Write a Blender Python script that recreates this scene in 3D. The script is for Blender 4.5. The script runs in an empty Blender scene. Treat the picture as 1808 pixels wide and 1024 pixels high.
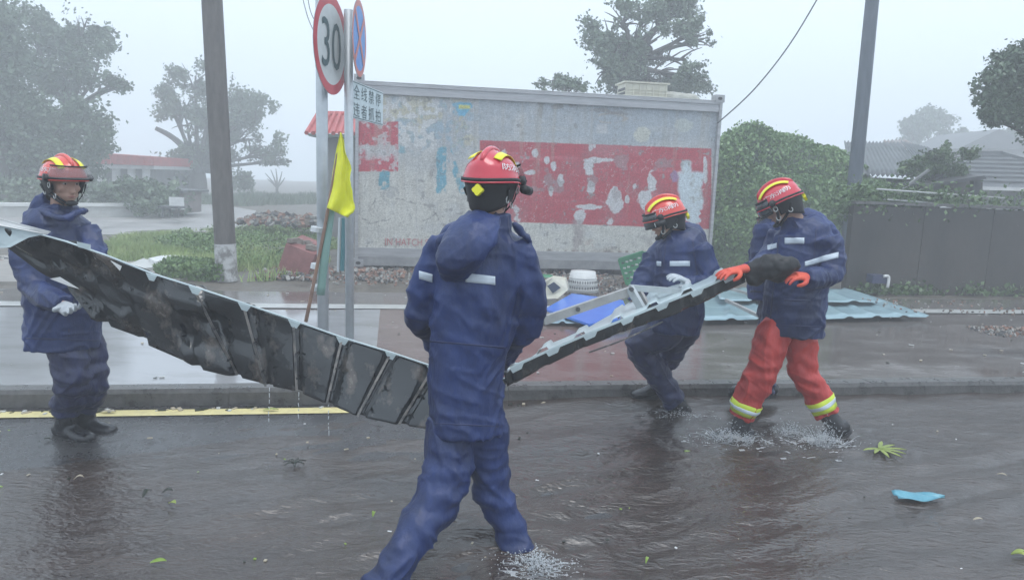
import bpy, math, random
import numpy as np
from mathutils import Vector, Matrix
from mathutils.bvhtree import BVHTree
random.seed(7); rng = np.random.default_rng(7)
S = bpy.context.scene
COL = S.collection
R = math.radians

# ------------------------------------------------------------------ camera
F = 1306.0                       # focal length in photo pixels (26 mm)
CAMH = 1.66
TH, RO = R(8.58), R(2.1)
fwd = Vector((0, math.cos(TH), -math.sin(TH)))
r0 = Vector((1, 0, 0)); u0 = Vector((0, math.sin(TH), math.cos(TH)))
cr = r0 * math.cos(RO) + u0 * math.sin(RO)
cu = u0 * math.cos(RO) - r0 * math.sin(RO)
EYE = Vector((0, 0, CAMH))
cd = bpy.data.cameras.new('camera'); cam = bpy.data.objects.new('camera', cd); COL.objects.link(cam)
m = Matrix((cr, cu, -fwd)).transposed().to_4x4(); m.translation = EYE
cam.matrix_world = m
cd.lens = 36 * F / 1808; cd.sensor_width = 36; cd.clip_end = 3000; cd.clip_start = 0.05
S.camera = cam

# ------------------------------------------------------------------ sky, sun, exposure
SUN_EL, SUN_AZ = R(74), R(150)
w = bpy.data.worlds.new('World'); S.world = w; w.use_nodes = True
nt = w.node_tree; nt.nodes.clear()
sky = nt.nodes.new('ShaderNodeTexSky'); sky.sky_type = 'NISHITA'; sky.sun_disc = False
sky.sun_elevation = SUN_EL; sky.sun_rotation = SUN_AZ; sky.air_density = 1.0; sky.dust_density = 3.0
hs = nt.nodes.new('ShaderNodeHueSaturation'); hs.inputs['Saturation'].default_value = 0.35
mx = nt.nodes.new('ShaderNodeMix'); mx.data_type = 'RGBA'; mx.inputs['Factor'].default_value = 0.72
mx.inputs['B'].default_value = (6.7, 8.2, 9.7, 1)     # even overcast cloud layer
bg = nt.nodes.new('ShaderNodeBackground'); bg.inputs['Strength'].default_value = 0.1
ow = nt.nodes.new('ShaderNodeOutputWorld')
nt.links.new(sky.outputs[0], hs.inputs['Color']); nt.links.new(hs.outputs[0], mx.inputs['A'])
nt.links.new(mx.outputs['Result'], bg.inputs['Color']); nt.links.new(bg.outputs[0], ow.inputs['Surface'])
sl = bpy.data.lights.new('sun', 'SUN'); sl.energy = 0.6; sl.angle = R(25); sl.color = (1, .98, .95)
so = bpy.data.objects.new('sun', sl); COL.objects.link(so)
sd = Vector((math.sin(SUN_AZ) * math.cos(SUN_EL), math.cos(SUN_AZ) * math.cos(SUN_EL), math.sin(SUN_EL)))
so.rotation_euler = sd.to_track_quat('Z', 'Y').to_euler(); so.location = (0, 0, 30)
S.view_settings.view_transform = 'Standard'; S.view_settings.look = 'None'
S.view_settings.gamma = 1; S.view_settings.use_curve_mapping = False
S.view_settings.exposure = 1.03
S.cycles.use_denoising = True
S.cycles.max_bounces = 6; S.cycles.diffuse_bounces = 3; S.cycles.glossy_bounces = 3
S.cycles.transmission_bounces = 4; S.cycles.volume_bounces = 2; S.cycles.transparent_max_bounces = 8

# ------------------------------------------------------------------ coordinates
def W(px, py, Y):
    """the point seen at photo pixel (px,py) standing Y metres ahead"""
    d = fwd + cr * ((px - 904) / F) - cu * ((py - 512) / F)
    return EYE + d * (Y / d.y)
def G(px, py, z=0.0):
    """the point seen at a pixel lying at height z"""
    d = fwd + cr * ((px - 904) / F) - cu * ((py - 512) / F)
    return EYE + d * ((z - CAMH) / d.z)
PHI = math.atan(.165)
EU = Vector((math.cos(PHI), math.sin(PHI), 0)); EV = Vector((-math.sin(PHI), math.cos(PHI), 0))
ORG = Vector((0, 5.38, 0))
def RW(u, v, z=0): return ORG + EU * u + EV * v + Vector((0, 0, z))
def uv_of(p):
    q = Vector((p[0], p[1], 0)) - ORG
    return q.dot(EU), q.dot(EV)

# ------------------------------------------------------------------ numpy noise
def _h(ix, iy, iz, seed):
    n = (ix.astype(np.int64) * 374761393 + iy.astype(np.int64) * 668265263 + iz.astype(np.int64) * 2147483647 + seed * 1274126177) & 0xFFFFFFFF
    n = ((n ^ (n >> 13)) * 1274126177) & 0xFFFFFFFF
    n = ((n ^ (n >> 16)) * 2246822519) & 0xFFFFFFFF
    return ((n ^ (n >> 15)) & 0xFFFFFF) / float(0xFFFFFF)
def vn(P, seed=0):
    P = np.asarray(P, float); i = np.floor(P); f = P - i; f = f * f * (3 - 2 * f); i = i.astype(np.int64)
    r = 0
    for a in (0, 1):
        for b in (0, 1):
            for c in (0, 1):
                wgt = (f[:, 0] if a else 1 - f[:, 0]) * (f[:, 1] if b else 1 - f[:, 1]) * (f[:, 2] if c else 1 - f[:, 2])
                r = r + wgt * _h(i[:, 0] + a, i[:, 1] + b, i[:, 2] + c, seed)
    return r * 2 - 1
def fbm(P, seed=0, oct=4):
    P = np.asarray(P, float); r = 0; a = 1; t = 0
    for k in range(oct):
        r = r + a * vn(P * 2 ** k + k * 17.3, seed + k); t += a; a *= .5
    return r / t

# ------------------------------------------------------------------ mesh helpers
def link(name, me, mat=None, parent=None, smooth=False, **props):
    o = bpy.data.objects.new(name, me); COL.objects.link(o)
    if mat is not None and me is not None:
        for mm in (mat if isinstance(mat, (list, tuple)) else [mat]): me.materials.append(mm)
    if smooth and me is not None and len(me.polygons): me.polygons.foreach_set('use_smooth', [True] * len(me.polygons))
    if parent is not None: o.parent = parent
    for k, v in props.items(): o[k] = v
    return o
def empty(name, loc=(0, 0, 0), **props):
    o = bpy.data.objects.new(name, None); COL.objects.link(o); o.location = loc; o.empty_display_size = .2
    for k, v in props.items(): o[k] = v
    return o
class B:
    """collects vertices and faces of one mesh"""
    def __init__(s): s.v = []; s.f = []; s.mi = []
    def add(s, vs, fs, mi=0):
        n = len(s.v); s.v += [tuple(x) for x in vs]; s.f += [tuple(n + i for i in f) for f in fs]; s.mi += [mi] * len(fs)
        return s
    def box(s, c, h, rot=None, mi=0):
        M = rot if rot is not None else Matrix.Identity(3)
        c = Vector(c); vs = []
        for x in (-1, 1):
            for y in (-1, 1):
                for z in (-1, 1): vs.append(c + M @ Vector((x * h[0], y * h[1], z * h[2])))
        return s.add(vs, [(0, 1, 3, 2), (4, 6, 7, 5), (0, 4, 5, 1), (2, 3, 7, 6), (0, 2, 6, 4), (1, 5, 7, 3)], mi)
    def bar(s, a, b, wd, ht, up=(0, 0, 1), mi=0):
        a = Vector(a); b = Vector(b); d = (b - a); L = d.length; d.normalize()
        x = d.cross(Vector(up)); x = x.normalized() if x.length > 1e-6 else Vector((1, 0, 0)); z = x.cross(d)
        M = Matrix((x, d, z)).transposed()
        return s.box((a + b) / 2, (wd / 2, L / 2, ht / 2), M, mi)
    def tube(s, pts, rad, n=12, side=None, sub=4, mi=0, cap=True):
        """rad: float, or (rx,ry) per point; rx lies along 'side'"""
        P = [Vector(p) for p in pts]
        if not isinstance(rad, (list, tuple)): rad = [rad] * len(P)
        Rr = [(r, r) if not isinstance(r, (tuple, list)) else r for r in rad]
        if sub > 1 and len(P) > 2:
            Q = []; RR = []
            for i in range(len(P) - 1):
                p0 = P[max(i - 1, 0)]; p1 = P[i]; p2 = P[i + 1]; p3 = P[min(i + 2, len(P) - 1)]
                for k in range(sub):
                    t = k / sub
                    Q.append(.5 * ((2 * p1) + (p2 - p0) * t + (2 * p0 - 5 * p1 + 4 * p2 - p3) * t * t + (3 * p1 - p0 - 3 * p2 + p3) * t ** 3))
                    tt = t * t * (3 - 2 * t)
                    RR.append(tuple(Rr[i][j] * (1 - tt) + Rr[i + 1][j] * tt for j in (0, 1)))
            Q.append(P[-1]); RR.append(Rr[-1]); P = Q; Rr = RR
        vs = []; ref = Vector(side) if side is not None else None
        last = None
        for i, p in enumerate(P):
            t = (P[min(i + 1, len(P) - 1)] - P[max(i - 1, 0)])
            t = t.normalized() if t.length > 1e-9 else Vector((0, 0, 1))
            if ref is not None: a = ref - t * ref.dot(t)
            elif last is not None: a = last - t * last.dot(t)
            else:
                a = Vector((1, 0, 0)) if abs(t.x) < .8 else Vector((0, 1, 0)); a = a - t * a.dot(t)
            a.normalize(); last = a; b = t.cross(a)
            for k in range(n):
                an = 2 * math.pi * k / n
                vs.append(p + a * (Rr[i][0] * math.cos(an)) + b * (Rr[i][1] * math.sin(an)))
        fs = []
        for i in range(len(P) - 1):
            for k in range(n):
                k2 = (k + 1) % n
                fs.append((i * n + k, i * n + k2, (i + 1) * n + k2, (i + 1) * n + k))
        if cap:
            fs.append(tuple(range(n - 1, -1, -1))); L = (len(P) - 1) * n
            fs.append(tuple(L + k for k in range(n)))
        return s.add(vs, fs, mi)
    def ell(s, c, r, M=None, nu=16, nv=10, mi=0):
        c = Vector(c); M = M if M is not None else Matrix.Identity(3)
        vs = [c + M @ Vector((0, 0, r[2]))]
        for i in range(1, nv):
            th = math.pi * i / nv
            for k in range(nu):
                a = 2 * math.pi * k / nu
                vs.append(c + M @ Vector((r[0] * math.sin(th) * math.cos(a), r[1] * math.sin(th) * math.sin(a), r[2] * math.cos(th))))
        vs.append(c + M @ Vector((0, 0, -r[2])))
        fs = [(0, 1 + k, 1 + (k + 1) % nu) for k in range(nu)]
        for i in range(nv - 2):
            for k in range(nu):
                k2 = (k + 1) % nu
                fs.append((1 + i * nu + k, 1 + (i + 1) * nu + k, 1 + (i + 1) * nu + k2, 1 + i * nu + k2))
        L = len(vs) - 1; o = 1 + (nv - 2) * nu
        fs += [(L, o + (k + 1) % nu, o + k) for k in range(nu)]
        return s.add(vs, fs, mi)
    def prism(s, poly, off, mi=0):
        """closed polygon (3D points) extruded by vector off"""
        n = len(poly); off = Vector(off); vs = [Vector(p) for p in poly] + [Vector(p) + off for p in poly]
        fs = [tuple(range(n - 1, -1, -1)), tuple(range(n, 2 * n))] + [(i, (i + 1) % n, n + (i + 1) % n, n + i) for i in range(n)]
        return s.add(vs, fs, mi)
    def mesh(s, name):
        me = bpy.data.meshes.new(name); me.from_pydata(s.v, [], s.f)
        if any(s.mi): me.polygons.foreach_set('material_index', s.mi)
        me.update(); return me
    def obj(s, name, mat, parent=None, smooth=False, **props):
        return link(name, s.mesh(name), mat, parent, smooth, **props)

def np_mesh(name, V, Q, mi=None):
    """fast mesh from arrays: V (n,3), Q (m,k)"""
    V = np.asarray(V, np.float32); Q = np.asarray(Q, np.int32); k = Q.shape[1]
    me = bpy.data.meshes.new(name)
    me.vertices.add(len(V)); me.vertices.foreach_set('co', V.ravel())
    me.loops.add(Q.size); me.loops.foreach_set('vertex_index', Q.ravel())
    me.polygons.add(len(Q)); me.polygons.foreach_set('loop_start', np.arange(0, Q.size, k, dtype=np.int32))
    me.polygons.foreach_set('loop_total', np.full(len(Q), k, np.int32))
    if mi is not None: me.polygons.foreach_set('material_index', np.asarray(mi, np.int32))
    me.update(calc_edges=True); me.validate(); return me
def grid_faces(nu, nv):
    i, j = np.meshgrid(np.arange(nu - 1), np.arange(nv - 1), indexing='ij')
    a = (i * nv + j).ravel()
    return np.stack([a, a + nv, a + nv + 1, a + 1], 1)

def verts_of(me):
    a = np.empty(len(me.vertices) * 3, np.float32); me.vertices.foreach_get('co', a); return a.reshape(-1, 3)
def normals_of(me):
    a = np.empty(len(me.vertices) * 3, np.float32); me.vertices.foreach_get('normal', a); return a.reshape(-1, 3)
def remesh(b, voxel, smooth=3, fold=None, factor=.6):
    """union of the closed pieces in b as one continuous surface"""
    me = b.mesh('tmp'); o = bpy.data.objects.new('tmp', me); COL.objects.link(o)
    r = o.modifiers.new('r', 'REMESH'); r.mode = 'VOXEL'; r.voxel_size = voxel
    if smooth:
        s = o.modifiers.new('s', 'SMOOTH'); s.iterations = smooth; s.factor = factor
    dg = bpy.context.evaluated_depsgraph_get(); dg.update()
    out = bpy.data.meshes.new_from_object(o.evaluated_get(dg))
    bpy.data.objects.remove(o); bpy.data.meshes.remove(me)
    if fold is not None:
        V = verts_of(out); N = normals_of(out); d = fold(V)
        out.vertices.foreach_set('co', (V + N * d[:, None]).astype(np.float32).ravel()); out.update()
    out.polygons.foreach_set('use_smooth', [True] * len(out.polygons))
    return out

_tc = {}
def text_geo(txt):
    """(verts (n,2), faces) of flat lettering of unit size"""
    if txt in _tc: return _tc[txt]
    cu_ = bpy.data.curves.new('t', 'FONT'); cu_.body = txt; cu_.size = 1; cu_.resolution_u = 3
    o = bpy.data.objects.new('t', cu_); COL.objects.link(o)
    dg = bpy.context.evaluated_depsgraph_get(); dg.update()
    me = bpy.data.meshes.new_from_object(o.evaluated_get(dg))
    V = verts_of(me)[:, :2].copy(); Fc = [tuple(p.vertices) for p in me.polygons]
    bpy.data.objects.remove(o); bpy.data.curves.remove(cu_); bpy.data.meshes.remove(me)
    _tc[txt] = (V, Fc); return V, Fc
def text_on(b, txt, org, ex, ey, width, height, off, mi=0):
    """lettering stretched to width x height, placed in plane (ex, ey) at org, off = small lift"""
    V, Fc = text_geo(txt)
    lo = V.min(0); hi = V.max(0); sc = (hi - lo)
    vs = [Vector(org) + Vector(ex) * float((x - lo[0]) / sc[0] * width) + Vector(ey) * float((y - lo[1]) / sc[1] * height) + Vector(off) for x, y in V]
    b.add(vs, Fc, mi)

# ------------------------------------------------------------------ materials
def M(name, c1, c2=None, scale=8, rough=.6, bump=0, bscale=40, metal=0, coat=0, stretch=(1, 1, 1), spec=.5,
      rough2=None, detail=5, ramp=(.35, .65), bdist=.01, emit=None, alpha=None, trans=0):
    m = bpy.data.materials.new(name); m.use_nodes = True; t = m.node_tree; p = t.nodes['Principled BSDF']
    c1 = tuple(c1) + (1,); c2 = tuple(c2) + (1,) if c2 is not None else None
    p.inputs['Base Color'].default_value = c1; p.inputs['Roughness'].default_value = rough
    p.inputs['Metallic'].default_value = metal; p.inputs['Specular IOR Level'].default_value = spec
    p.inputs['Coat Weight'].default_value = coat; p.inputs['Coat Roughness'].default_value = .12
    if trans: p.inputs['Transmission Weight'].default_value = trans; p.inputs['IOR'].default_value = 1.33
    if alpha: p.inputs['Alpha'].default_value = alpha
    if c2 is not None or bump or rough2 is not None:
        tc = t.nodes.new('ShaderNodeTexCoord'); mp = t.nodes.new('ShaderNodeMapping'); mp.inputs['Scale'].default_value = stretch
        t.links.new(tc.outputs['Object'], mp.inputs['Vector'])
    if c2 is not None or rough2 is not None:
        n = t.nodes.new('ShaderNodeTexNoise'); n.inputs['Scale'].default_value = scale; n.inputs['Detail'].default_value = detail
        n.inputs['Roughness'].default_value = .65
        t.links.new(mp.outputs[0], n.inputs['Vector'])
        mr = t.nodes.new('ShaderNodeMapRange'); mr.inputs['From Min'].default_value = ramp[0]; mr.inputs['From Max'].default_value = ramp[1]
        t.links.new(n.outputs['Fac'], mr.inputs['Value'])
        if c2 is not None:
            x = t.nodes.new('ShaderNodeMix'); x.data_type = 'RGBA'; x.inputs['A'].default_value = c1; x.inputs['B'].default_value = c2
            t.links.new(mr.outputs[0], x.inputs['Factor']); t.links.new(x.outputs['Result'], p.inputs['Base Color'])
        if rough2 is not None:
            y = t.nodes.new('ShaderNodeMapRange'); y.inputs['To Min'].default_value = rough; y.inputs['To Max'].default_value = rough2
            t.links.new(mr.outputs[0], y.inputs['Value']); t.links.new(y.outputs[0], p.inputs['Roughness'])
    if bump:
        n2 = t.nodes.new('ShaderNodeTexNoise'); n2.inputs['Scale'].default_value = bscale; n2.inputs['Detail'].default_value = 4
        t.links.new(mp.outputs[0], n2.inputs['Vector'])
        bp = t.nodes.new('ShaderNodeBump'); bp.inputs['Strength'].default_value = bump; bp.inputs['Distance'].default_value = bdist
        t.links.new(n2.outputs['Fac'], bp.inputs['Height']); t.links.new(bp.outputs[0], p.inputs['Normal'])
    return m
def leaf_mat(name, c1, c2, scale=3):
    m = M(name, c1, c2, scale=scale, rough=.45, ramp=(.3, .7)); return m
def attr_mat(name, attr='col', rough=.55, bump=.25, bscale=60, metal=0.0, rough2=.75):
    """colour from the printed/painted layout stored on the mesh"""
    m = M(name, (.5, .5, .5), None, rough=rough, bump=bump, bscale=bscale, metal=metal, rough2=rough2, scale=5)
    t = m.node_tree; a = t.nodes.new('ShaderNodeVertexColor'); a.layer_name = attr
    tc = t.nodes.new('ShaderNodeTexCoord'); last = a.outputs['Color']
    for sc, lo, hi, st in ((55, .62, 1.12, (1, 1, 1)), (11, .88, 1.06, (3.5, 3.5, .5)), (26, .8, 1.08, (.6, .6, 2.5))):
        mp = t.nodes.new('ShaderNodeMapping'); mp.inputs['Scale'].default_value = st; t.links.new(tc.outputs['Object'], mp.inputs['Vector'])
        n = t.nodes.new('ShaderNodeTexNoise'); n.inputs['Scale'].default_value = sc; n.inputs['Detail'].default_value = 6; n.inputs['Roughness'].default_value = .75; t.links.new(mp.outputs[0], n.inputs['Vector'])
        mr = t.nodes.new('ShaderNodeMapRange'); mr.inputs['From Min'].default_value = .35; mr.inputs['From Max'].default_value = .62; mr.inputs['To Min'].default_value = lo; mr.inputs['To Max'].default_value = hi; t.links.new(n.outputs['Fac'], mr.inputs['Value'])
        v = t.nodes.new('ShaderNodeVectorMath'); v.operation = 'SCALE'; t.links.new(last, v.inputs[0]); t.links.new(mr.outputs[0], v.inputs['Scale']); last = v.outputs[0]
    t.links.new(last, t.nodes['Principled BSDF'].inputs['Base Color']); return m
def set_col(me, C, name='col'):
    a = me.color_attributes.new(name, 'FLOAT_COLOR', 'POINT')
    C4 = np.ones((len(C), 4), np.float32); C4[:, :3] = C; a.data.foreach_set('color', C4.ravel())
# parts are modelled in world space; an Empty's own offset is undone for them
_link = link
def link(name, me, mat=None, parent=None, smooth=False, **props):
    o = _link(name, me, mat, parent, smooth, **props)
    if parent is not None and parent.type == 'EMPTY': o.matrix_parent_inverse = Matrix.Translation(-parent.location)
    return o
def thing(name, label, cat, loc, group=None):
    o = empty(name, loc); o['label'] = label; o['category'] = cat
    if group: o['group'] = group
    return o
def tag(o, label, cat, group=None):
    o['label'] = label; o['category'] = cat
    if group: o['group'] = group
    return o

# ================================================================== MATERIALS OF THE SETTING
m_asph = M('wet_asphalt', (.03, .028, .03), (.055, .052, .052), scale=6, rough=.1, rough2=.42, bump=.5, bscale=55, bdist=.006)
m_water = M('flood_water', (.034, .023, .018), (.06, .042, .034), scale=1.4, rough=.03, rough2=.09, bump=1.0, bscale=20, bdist=.013, stretch=(1, 2.2, 1), spec=1.0)
m_pave = M('wet_pavers', (.15, .1, .09), (.2, .15, .14), scale=1.6, rough=.04, rough2=.24, bump=.3, bscale=22, bdist=.004, stretch=(1, 1.8, 1), spec=.8, ramp=(.42, .7))
m_pave2 = M('wet_grey_pavers', (.125, .108, .1), (.19, .17, .16), scale=1.6, rough=.05, rough2=.26, bump=.3, bscale=22, bdist=.004, stretch=(1, 1.8, 1), spec=.8, ramp=(.42, .7))
m_pave3 = M('wet_concrete_sky_sheen', (.31, .31, .32), (.2, .195, .19), scale=1.3, rough=.03, rough2=.16, bump=.22, bscale=16, bdist=.003, stretch=(1, 2.2, 1), spec=1.0, ramp=(.45, .75))  # concrete tone made paler to stand in for part of the mirrored sky
m_kerb = M('kerb_concrete', (.06, .058, .056), (.13, .125, .12), scale=9, rough=.2, rough2=.55, bump=.4, bscale=50)
m_edge = M('pale_edging', (.36, .36, .35), (.5, .5, .48), scale=8, rough=.28, bump=.3, bscale=50)
m_yel = M('yellow_line_paint', (.72, .62, .3), (.55, .46, .24), scale=14, rough=.35, bump=.3, bscale=60, ramp=(.45, .75))
m_mud = M('dark_mud', (.085, .072, .06), (.15, .13, .105), scale=3.5, rough=.4, rough2=.8, bump=.8, bscale=12, bdist=.04)
m_croad = M('pale_concrete_road', (.27, .26, .25), (.36, .345, .335), scale=1.2, rough=.3, rough2=.6, bump=.3, bscale=20)
m_grass = M('grass_blades', (.24, .34, .11), (.4, .48, .18), scale=1.6, rough=.6)
m_weed = M('weed_leaves', (.09, .17, .05), (.17, .26, .08), scale=2, rough=.5)
m_bark = M('bark', (.05, .045, .04), (.1, .09, .08), scale=6, rough=.85, bump=.6, bscale=30, stretch=(4, 4, 1))

# ================================================================== GROUND, ROAD, PAVEMENT
def sheet(name, u0_, u1, v0, v1, z, mat, nu=2, nv=2, amp=0, kind='structure', sc=1.0, seed=3):
    U, V = np.meshgrid(np.linspace(u0_, u1, nu), np.linspace(v0, v1, nv), indexing='ij'); U = U.ravel(); V = V.ravel()
    X = ORG.x + EU.x * U + EV.x * V; Y = ORG.y + EU.y * U + EV.y * V
    Z = np.full(len(U), z)
    if amp: Z = Z + amp * fbm(np.stack([U * sc, V * sc, V * 0], 1), seed, 4)
    return link(name, np_mesh(name, np.stack([X, Y, Z], 1), grid_faces(nu, nv)), mat, smooth=bool(amp), kind=kind)
sheet('road', -110, 110, -70, 0.02, 0, m_asph)
# ground behind the pavement, rising a little and lumpy
def ground_z(u, v):
    z = .09 + .05 * np.clip((v - 5) / 4, 0, 1)
    n = fbm(np.stack([u * .9, v * .9, u * 0], 1), 5, 4)
    return z + np.clip((v - 4.5) / 1.0, 0, 1) * (.05 * n)
us = np.concatenate([np.linspace(-110, -22, 20)[:-1], np.linspace(-22, 14, 240), np.linspace(14, 110, 20)[1:]])
vs_ = np.concatenate([np.linspace(.12, 4.4, 6), np.linspace(4.6, 16, 120), np.linspace(17, 105, 40)])
U, V = np.meshgrid(us, vs_, indexing='ij'); U = U.ravel(); V = V.ravel()
P = np.stack([ORG.x + EU.x * U + EV.x * V, ORG.y + EU.y * U + EV.y * V, ground_z(U, V)], 1)
link('ground', np_mesh('ground', P, grid_faces(len(us), len(vs_))), m_mud, smooth=True, kind='structure')
sheet('pavement', -1.0, 1.25, .13, 3.2, .115, m_pave, 60, 40, amp=.005, sc=1.5)
sheet('pavement', -60, 60, 3.1, 4.45, .112, m_pave2, 300, 12, amp=.006, sc=1.5)
sheet('pavement', 1.25, 60, .13, 3.2, .115, m_pave2, 200, 30, amp=.006, sc=1.5)
sheet('pavement', -60, -1.0, .13, 3.2, .115, m_pave3, 200, 30, amp=.004, sc=1.2)
# kerb: single stones with open joints
kerb = empty('kerb', RW(0, 0, 0), kind='structure')
kb = B()
hw = .498
prof = [(-.075, -.08), (-.075, .09), (-.06, .12), (.065, .12), (.065, -.08)]
kb.prism([(-hw, a, b_) for a, b_ in prof], (2 * hw, 0, 0))
kme = kb.mesh('kerb_stone')
kme.materials.append(m_kerb)
for k in range(-9, 13):
    o = bpy.data.objects.new('kerb_stone', kme); COL.objects.link(o); o.parent = kerb
    j = random.uniform(-.004, .004)
    q = EU * (k + .5) + EV * (.07 + j) + Vector((0, 0, random.uniform(-.004, .004)))
    o.location = q; o.rotation_euler = (0, 0, PHI + random.uniform(-.004, .004))
sheet('pavement_edging', -60, 60, 3.2, 3.48, .124, m_edge, 200, 3, amp=.002)
sheet('yellow_road_line', -60, -.62, -.232, -.105, .006, m_yel)
# paving beyond, at left: pale concrete side road running away towards the back left
b = B(); pts = [G(-500, 415, .17), G(250, 414, .17), G(430, 405, .17), G(452, 372, .17), G(330, 352, .17), G(-200, 372, .17)]
b.prism(pts[::-1], (0, 0, -.2)); b.obj('side_road', m_croad, kind='structure')
b = B(); pts = [G(-800, 500, .13), G(60, 497, .13), G(330, 492, .13), G(400, 478, .13), G(375, 452, .13), G(180, 448, .13), G(-300, 455, .13)]
b.prism(pts[::-1], (0, 0, -.1)); b.obj('concrete_apron', M('apron_concrete', (.24, .22, .2), (.36, .33, .3), scale=2, rough=.4, bump=.4, bscale=14), kind='structure')

# flood water: real ripples
nu, nv = 660, 300
U, V = np.meshgrid(np.linspace(-5.6, 9, nu), np.linspace(-5.0, .0, nv), indexing='ij'); U = U.ravel(); V = V.ravel()
def sm(x, a, b_): t = np.clip((x - a) / (b_ - a), 0, 1); return t * t * (3 - 2 * t)
def water_base(U, V):
    s = V + .1 * U                       # shallow at the upper left, deeper right and near
    dep = -.007 + .03 * np.clip(sm(U + .5 * fbm(np.stack([U, V, U * 0], 1), 40, 2), -.6, .6) + sm(-V, .6, 1.7), 0, 1)
    return dep
def water_z(U, V):
    z0 = water_base(U, V)
    a = .35; c, s_ = math.cos(a), math.sin(a)
    A = U * c + V * s_; Bv = -U * s_ + V * c
    w1 = fbm(np.stack([A * 2.2, Bv * 9, U * 0], 1), 11, 3)
    w2 = fbm(np.stack([U * 5, V * 13, U * 0 + 3], 1), 12, 3)
    w3 = np.abs(fbm(np.stack([A * 1.1 + 4, Bv * 4.5, U * 0], 1), 13, 3))
    big = fbm(np.stack([U * .6, V * .9, U * 0], 1), 14, 2)
    act = .42 + .2 * fbm(np.stack([U * .8, V * 1.3, U * 0], 1), 44, 2) - .22 * sm(-U, .9, 2.6) + 1.25 * np.exp(-((U + .5) / 1.7) ** 2 - ((V + 2.0) / 1.4) ** 2) + .4 * sm(U, .3, 2.5)
    z = z0 + 1.12 * act * (.013 * w1 + .008 * w2 + .026 * (w3 - .2)) + .006 * big
    for (cu_, cv, r_) in RIPPLES:        # rings pushed out by the boots
        d = np.hypot(U - cu_, V - cv)
        z = z + .006 * np.exp(-(d / r_) ** 2) * np.sin(d * 38 + 2 * fbm(np.stack([U * 3, V * 3, U * 0], 1), 19, 2))
    return z
RIPPLES = [(*uv_of(G(1290, 780)), .5), (*uv_of(G(1465, 785)), .5), (*uv_of(G(1195, 738)), .4), (*uv_of(G(930, 1005)), .45), (*uv_of(G(720, 760)), .35)]
Z = water_z(U, V)
P = np.stack([ORG.x + EU.x * U + EV.x * V, ORG.y + EU.y * U + EV.y * V, Z], 1)
link('flood_water', np_mesh('flood_water', P, grid_faces(nu, nv)), m_water, smooth=True, kind='structure')

# ================================================================== FOLIAGE
def leaves_mesh(name, C, size, elong=1.6, droop=0.0, mi=None):
    """one small two-triangle leaf at every centre"""
    n = len(C); d = rng.normal(size=(n, 3)); d[:, 2] -= droop; d /= np.linalg.norm(d, axis=1)[:, None]
    e = rng.normal(size=(n, 3)); e -= d * (e * d).sum(1)[:, None]; e /= np.linalg.norm(e, axis=1)[:, None]
    s = size * rng.uniform(.6, 1.35, n)[:, None]
    a = C - d * s * elong / 2; c = C + d * s * elong / 2; b1 = C + e * s * .5 + np.cross(d, e) * s * .12; b2 = C - e * s * .5 + np.cross(d, e) * s * .12
    Vv = np.stack([a, b1, c, b2], 1).reshape(-1, 3); Q = np.arange(4 * n).reshape(-1, 4)
    return np_mesh(name, Vv, Q)
def blob_points(blobs, n, thin=.0, nsc=1.2, seed=1, shell=.1, clump=.24):
    """leaf positions: every ellipsoid is filled with small separate clumps, so the sky shows between them"""
    wts = np.array([r[0] * r[1] * r[2] for c, r in blobs]) ** .72; wts /= wts.sum(); out = []
    for (c, r), q in zip(blobs, wts):
        r = np.array(r); k = int(n * q) + 8; nc = 34
        d = rng.normal(size=(nc, 3)); d /= np.linalg.norm(d, axis=1)[:, None]
        cc = d * (rng.uniform(.12, 1, nc) ** .45)[:, None] * r * 1.0
        sz = rng.uniform(.5, 1.25, nc) * clump
        w_ = sz ** 2; idx = rng.choice(nc, k, p=w_ / w_.sum())
        e = rng.normal(size=(k, 3)) * .58; e[:, 2] *= .75
        out.append(np.array(c) + cc[idx] + e * sz[idx][:, None] * r.mean())
    p = np.concatenate(out); rng.shuffle(p)
    f = fbm(p * nsc, seed, 3); return p[f > thin - .1]
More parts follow.
